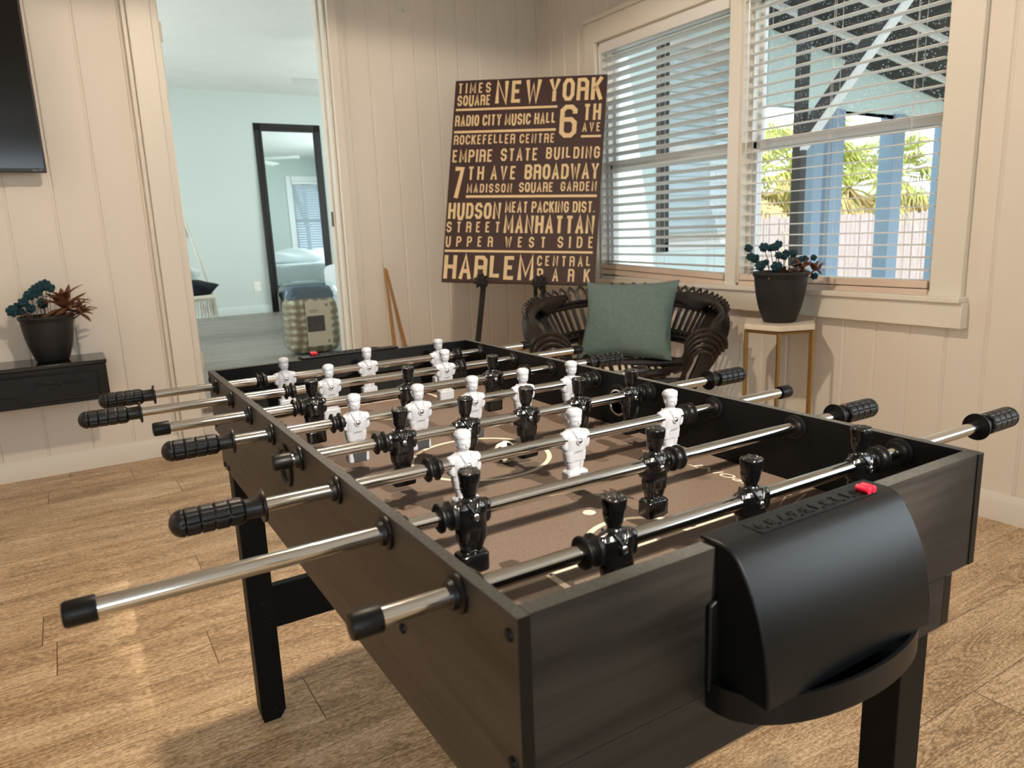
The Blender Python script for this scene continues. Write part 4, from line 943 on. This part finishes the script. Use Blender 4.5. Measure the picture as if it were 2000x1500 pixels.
# hanging chair
t = thing('macrame_swing_chair', 'white macrame swing chair with fringe hanging left in the bedroom', 'chair', (.62, 6.5, .40))
c = V((.60, 6.5, 0))
MB().tube([c+V((.285*cos(a), .26*sin(a), .60)) for a in [2*pi*k/28 for k in range(29)]], .022, 8).build('seat_ring', M['rope'], t)
MB().lathe([(.001, .575), (.27, .585), (.27, .592), (.001, .582)], 28, 0, c).build('seat_net', M['rope'], t)
r_ = MB()
for a in (0, pi*.5, pi, pi*1.5): r_.tube([c+V((.285*cos(a), .26*sin(a), .60)), c+V((.05*cos(a), .05*sin(a), 1.6)), c+V((0, 0, BC))], .009, 6)
r_.build('hanging_rope', M['rope'], t)
r_ = MB()
for k in range(70):
    a = 2*pi*k/70; r_.tube([c+V((.295*cos(a), .27*sin(a), .59)), c+V((.30*cos(a)+random.uniform(-.01, .01), .275*sin(a), .40+random.uniform(0, .05)))], [.005, .0035], 5)
r_.build('fringe', M['rope'], t)
for nm, m_, loc, rot, sz, lb in (('cushion', 'navyc', (.745, 6.42, .665), (R(60), R(12), R(20)), (.28, .26, .10), 'navy cushion on the front edge of the macrame swing chair'), ('cushion', 'palec', (.63, 6.55, .75), (R(20), R(25), R(30)), (.32, .32, .11), 'pale cushion behind the navy one on the swing chair'), ('cushion', 'leafc', (.50, 6.52, .79), (R(15), R(8), R(10)), (.34, .36, .11), 'leaf patterned cushion at the back of the swing chair')):
    o = pillow(*sz).build(nm, M[m_], None, loc=loc, rot=rot); tag(o, lb, 'cushion')
o = MB().ball((.985, YM-.03, 1.19), .045, 12, 8, 0, (.5, .5, 1.5)).build('coat_hook', M['iron']); tag(o, 'small black hook on the bedroom wall above the swing chair', 'hook')
# ceiling fan
t = thing('ceiling_fan', 'white ceiling fan, one blade tip showing in the doorway', 'fan', (2.35, 5.95, BC))
fc = V((2.35, 5.95, 0))
MB().tube([fc+V((0, 0, 2.42)), fc+V((0, 0, BC))], .015, 10).build('downrod', M['vinyl'], t)
MB().lathe([(.03, 2.44), (.10, 2.42), (.11, 2.36), (.09, 2.31), (.02, 2.30)], 28, 0, fc).build('motor', M['vinyl'], t)
for k in range(5):
    a = R(172)+2*pi*k/5; m_ = Matrix.Translation(fc+V((0, 0, 2.35))) @ Matrix.Rotation(a, 4, 'Z') @ Matrix.Rotation(R(9), 4, 'X')
    MB().box((.12, -.06, -.004), (.74, .06, .004), mx=m_).build('blade', M['vinyl'], t, bevel=.002)

# ================================================================== PORCH AND GARDEN
struct('ground_porch', MB().box((XR+.12, -4, -.5), (8.2, by0-.06, -.05)), M['deck'])
struct('ground_garden', MB().box((-4, by0, -.9), (34, 30, -.6)).box((8.2, -12, -.9), (34, by0, -.6)), M['ground'])
zr = lambda x: 2.45-.16*(x-4.7)
rf = MB(); rf.rings([[V((x, y, zr(x)+h)) for x, h in ((3.15, 0), (8.6, 0), (8.6, .05), (3.15, .05))] for y in (1.0, by0-.06)])
struct('roof_porch', rf, M['roofd'])
for k in range(6):
    y = 3.70-.45*k
    o = MB().rings([[V((x, yy, zr(x)+h)) for x, h in ((3.16, -.035), (8.6, -.035), (8.6, -.001), (3.16, -.001))] for yy in (y-.02, y+.02)]).build('roof_batten', M['white2'])
    tag(o, 'white batten running down the dark porch roof', 'roof batten', 'white battens under the porch roof')
o = MB().rings([[V((x, y, z)) for y, z in ((by0-.14, 1.93), (by0-.06, 1.93), (by0-.06, zr(x)), (by0-.14, zr(x)))] for x in (bx1+.1, 8.5)]).build('gable_panel', M['ext']); tag(o, 'pale panel closing the porch end above the blue grey posts', 'panel')
for k, lb in enumerate(('blue grey porch post nearest the dark post', 'blue grey porch post between two others', 'blue grey porch post at the edge of the window')):
    x = 5.42+.87*k; o = MB().box((x-.085, by0-.16, -.06), (x+.085, by0-.02, 1.94)).build('porch_post', M['postb'], bevel=.006); tag(o, lb, 'post', 'blue grey posts of the porch')
o = MB().box((5.14, by0-.14, -.06), (5.26, by0-.06, 1.94)).build('corner_board', M['postb']); tag(o, 'pale blue grey corner board of the house beside the dark post', 'board')
t = thing('dark_porch_post', 'dark weathered timber post with a knee brace outside the window', 'post', (4.03, 2.88, -.06))
MB().box((4.0, 2.845, -.06), (4.06, 2.915, zr(4.03)-.002)).build('post', M['postd'], t, bevel=.004)
MB().rings([[V((x, y, z)) for y, z in ((2.85, 1.52), (2.85, 1.66), (2.22, 2.36), (2.10, 2.36))] for x in (4.005, 4.055)]).build('brace', M['postd'], t)
MB().rings([[V((x, y, z)) for y, z in ((2.85, 1.50), (2.85, 1.525), (2.105, 2.36), (2.085, 2.36))] for x in (3.995, 4.065)]).build('brace_trim', M['white2'], t)
t = thing('fence', 'weathered board fence below the palms beyond the porch', 'fence', (12, 8.4, -.6))
f = MB(); random.seed(5)
x = 5.0
while x < 24:
    w_ = random.uniform(.125, .15); h_ = 1.13+random.uniform(-.035, .03); y = 8.4+random.uniform(-.012, .012)
    f.prism([(x, -.6), (x+w_-.012, -.6), (x+w_-.012, h_-.03), (x+w_-.04, h_), (x+.028, h_), (x, h_-.03)], 'Y', y, y+.018); x += w_
f.build('boards', M['fence'], t, smooth=False)
f = MB()
for z in (-.2, .8): f.box((5, 8.425, z), (24, 8.465, z+.09))
f.build('rail', M['fence'], t)
def palm(loc, hgt, label, seed, dry=.6):
    random.seed(seed); t = thing('palm_tree', label, 'palm tree', loc, 'palms behind the fence'); c = V(loc)
    MB().tube([c+V((.04*sin(i), .04*cos(i*1.3), hgt*i/10)) for i in range(11)], [.17-.006*i for i in range(11)], 12).build('trunk', M['trunk'], t)
    g, d = MB(), MB()
    for k in range(84):
        a = random.uniform(0, 2*pi); isd = k < 84*dry; e = random.uniform(-1.25, -.55) if isd else random.uniform(-.6, 1.2)
        st = c+V((0, 0, hgt)); dr = V((cos(a)*cos(e), sin(a)*cos(e), sin(e))); ln = random.uniform(.5, 1.15); hub = st+dr*ln
        tg = d if isd else g; tg.tube([st, st+dr*ln*.5+V((0, 0, .06)), hub], .014, 5)
        sd = dr.cross(V((0, 0, 1))).normalized(); up = sd.cross(dr)
        for j in range(15):
            q = -1.35+2.7*j/14; bd = dr*cos(q)+sd*sin(q); l2 = random.uniform(.55, .85)*(1-.25*abs(q)/1.35)
            p1 = hub+bd*l2*.55+up*.05; p2 = hub+bd*l2+V((0, 0, -.22 if not isd else -.3))*random.uniform(.6, 1.3); wv = (bd.cross(up)).normalized()*.022
            tg.add([hub-wv*.3, hub+wv*.3, p1+wv, p1-wv, p2, p1+up*.004], [(0, 1, 2, 3), (3, 2, 4), (2, 3, 5)])
    g.build('crown', M['frond'], t, smooth=False); d.build('dead_fronds', M['fdry'], t, smooth=False)
for i, (x, y, h_, lb) in enumerate(((8.9, 9.6, 2.0, 'palm seen left of the dark porch post above the fence'), (11.0, 9.5, 2.3, 'fan palm with tan hanging fronds between the first two blue grey posts'), (13.0, 9.9, 2.7, 'bright green palm beyond the middle blue grey post'), (14.6, 9.7, 2.3, 'fan palm with tan hanging fronds beside the window edge'), (17.5, 10.5, 2.6, 'tall palm farthest along the fence'))): palm((x, y, -.6), h_, lb, 20+i)
for o in list(bpy.data.objects):
    if '_w' in o: del o['_w']
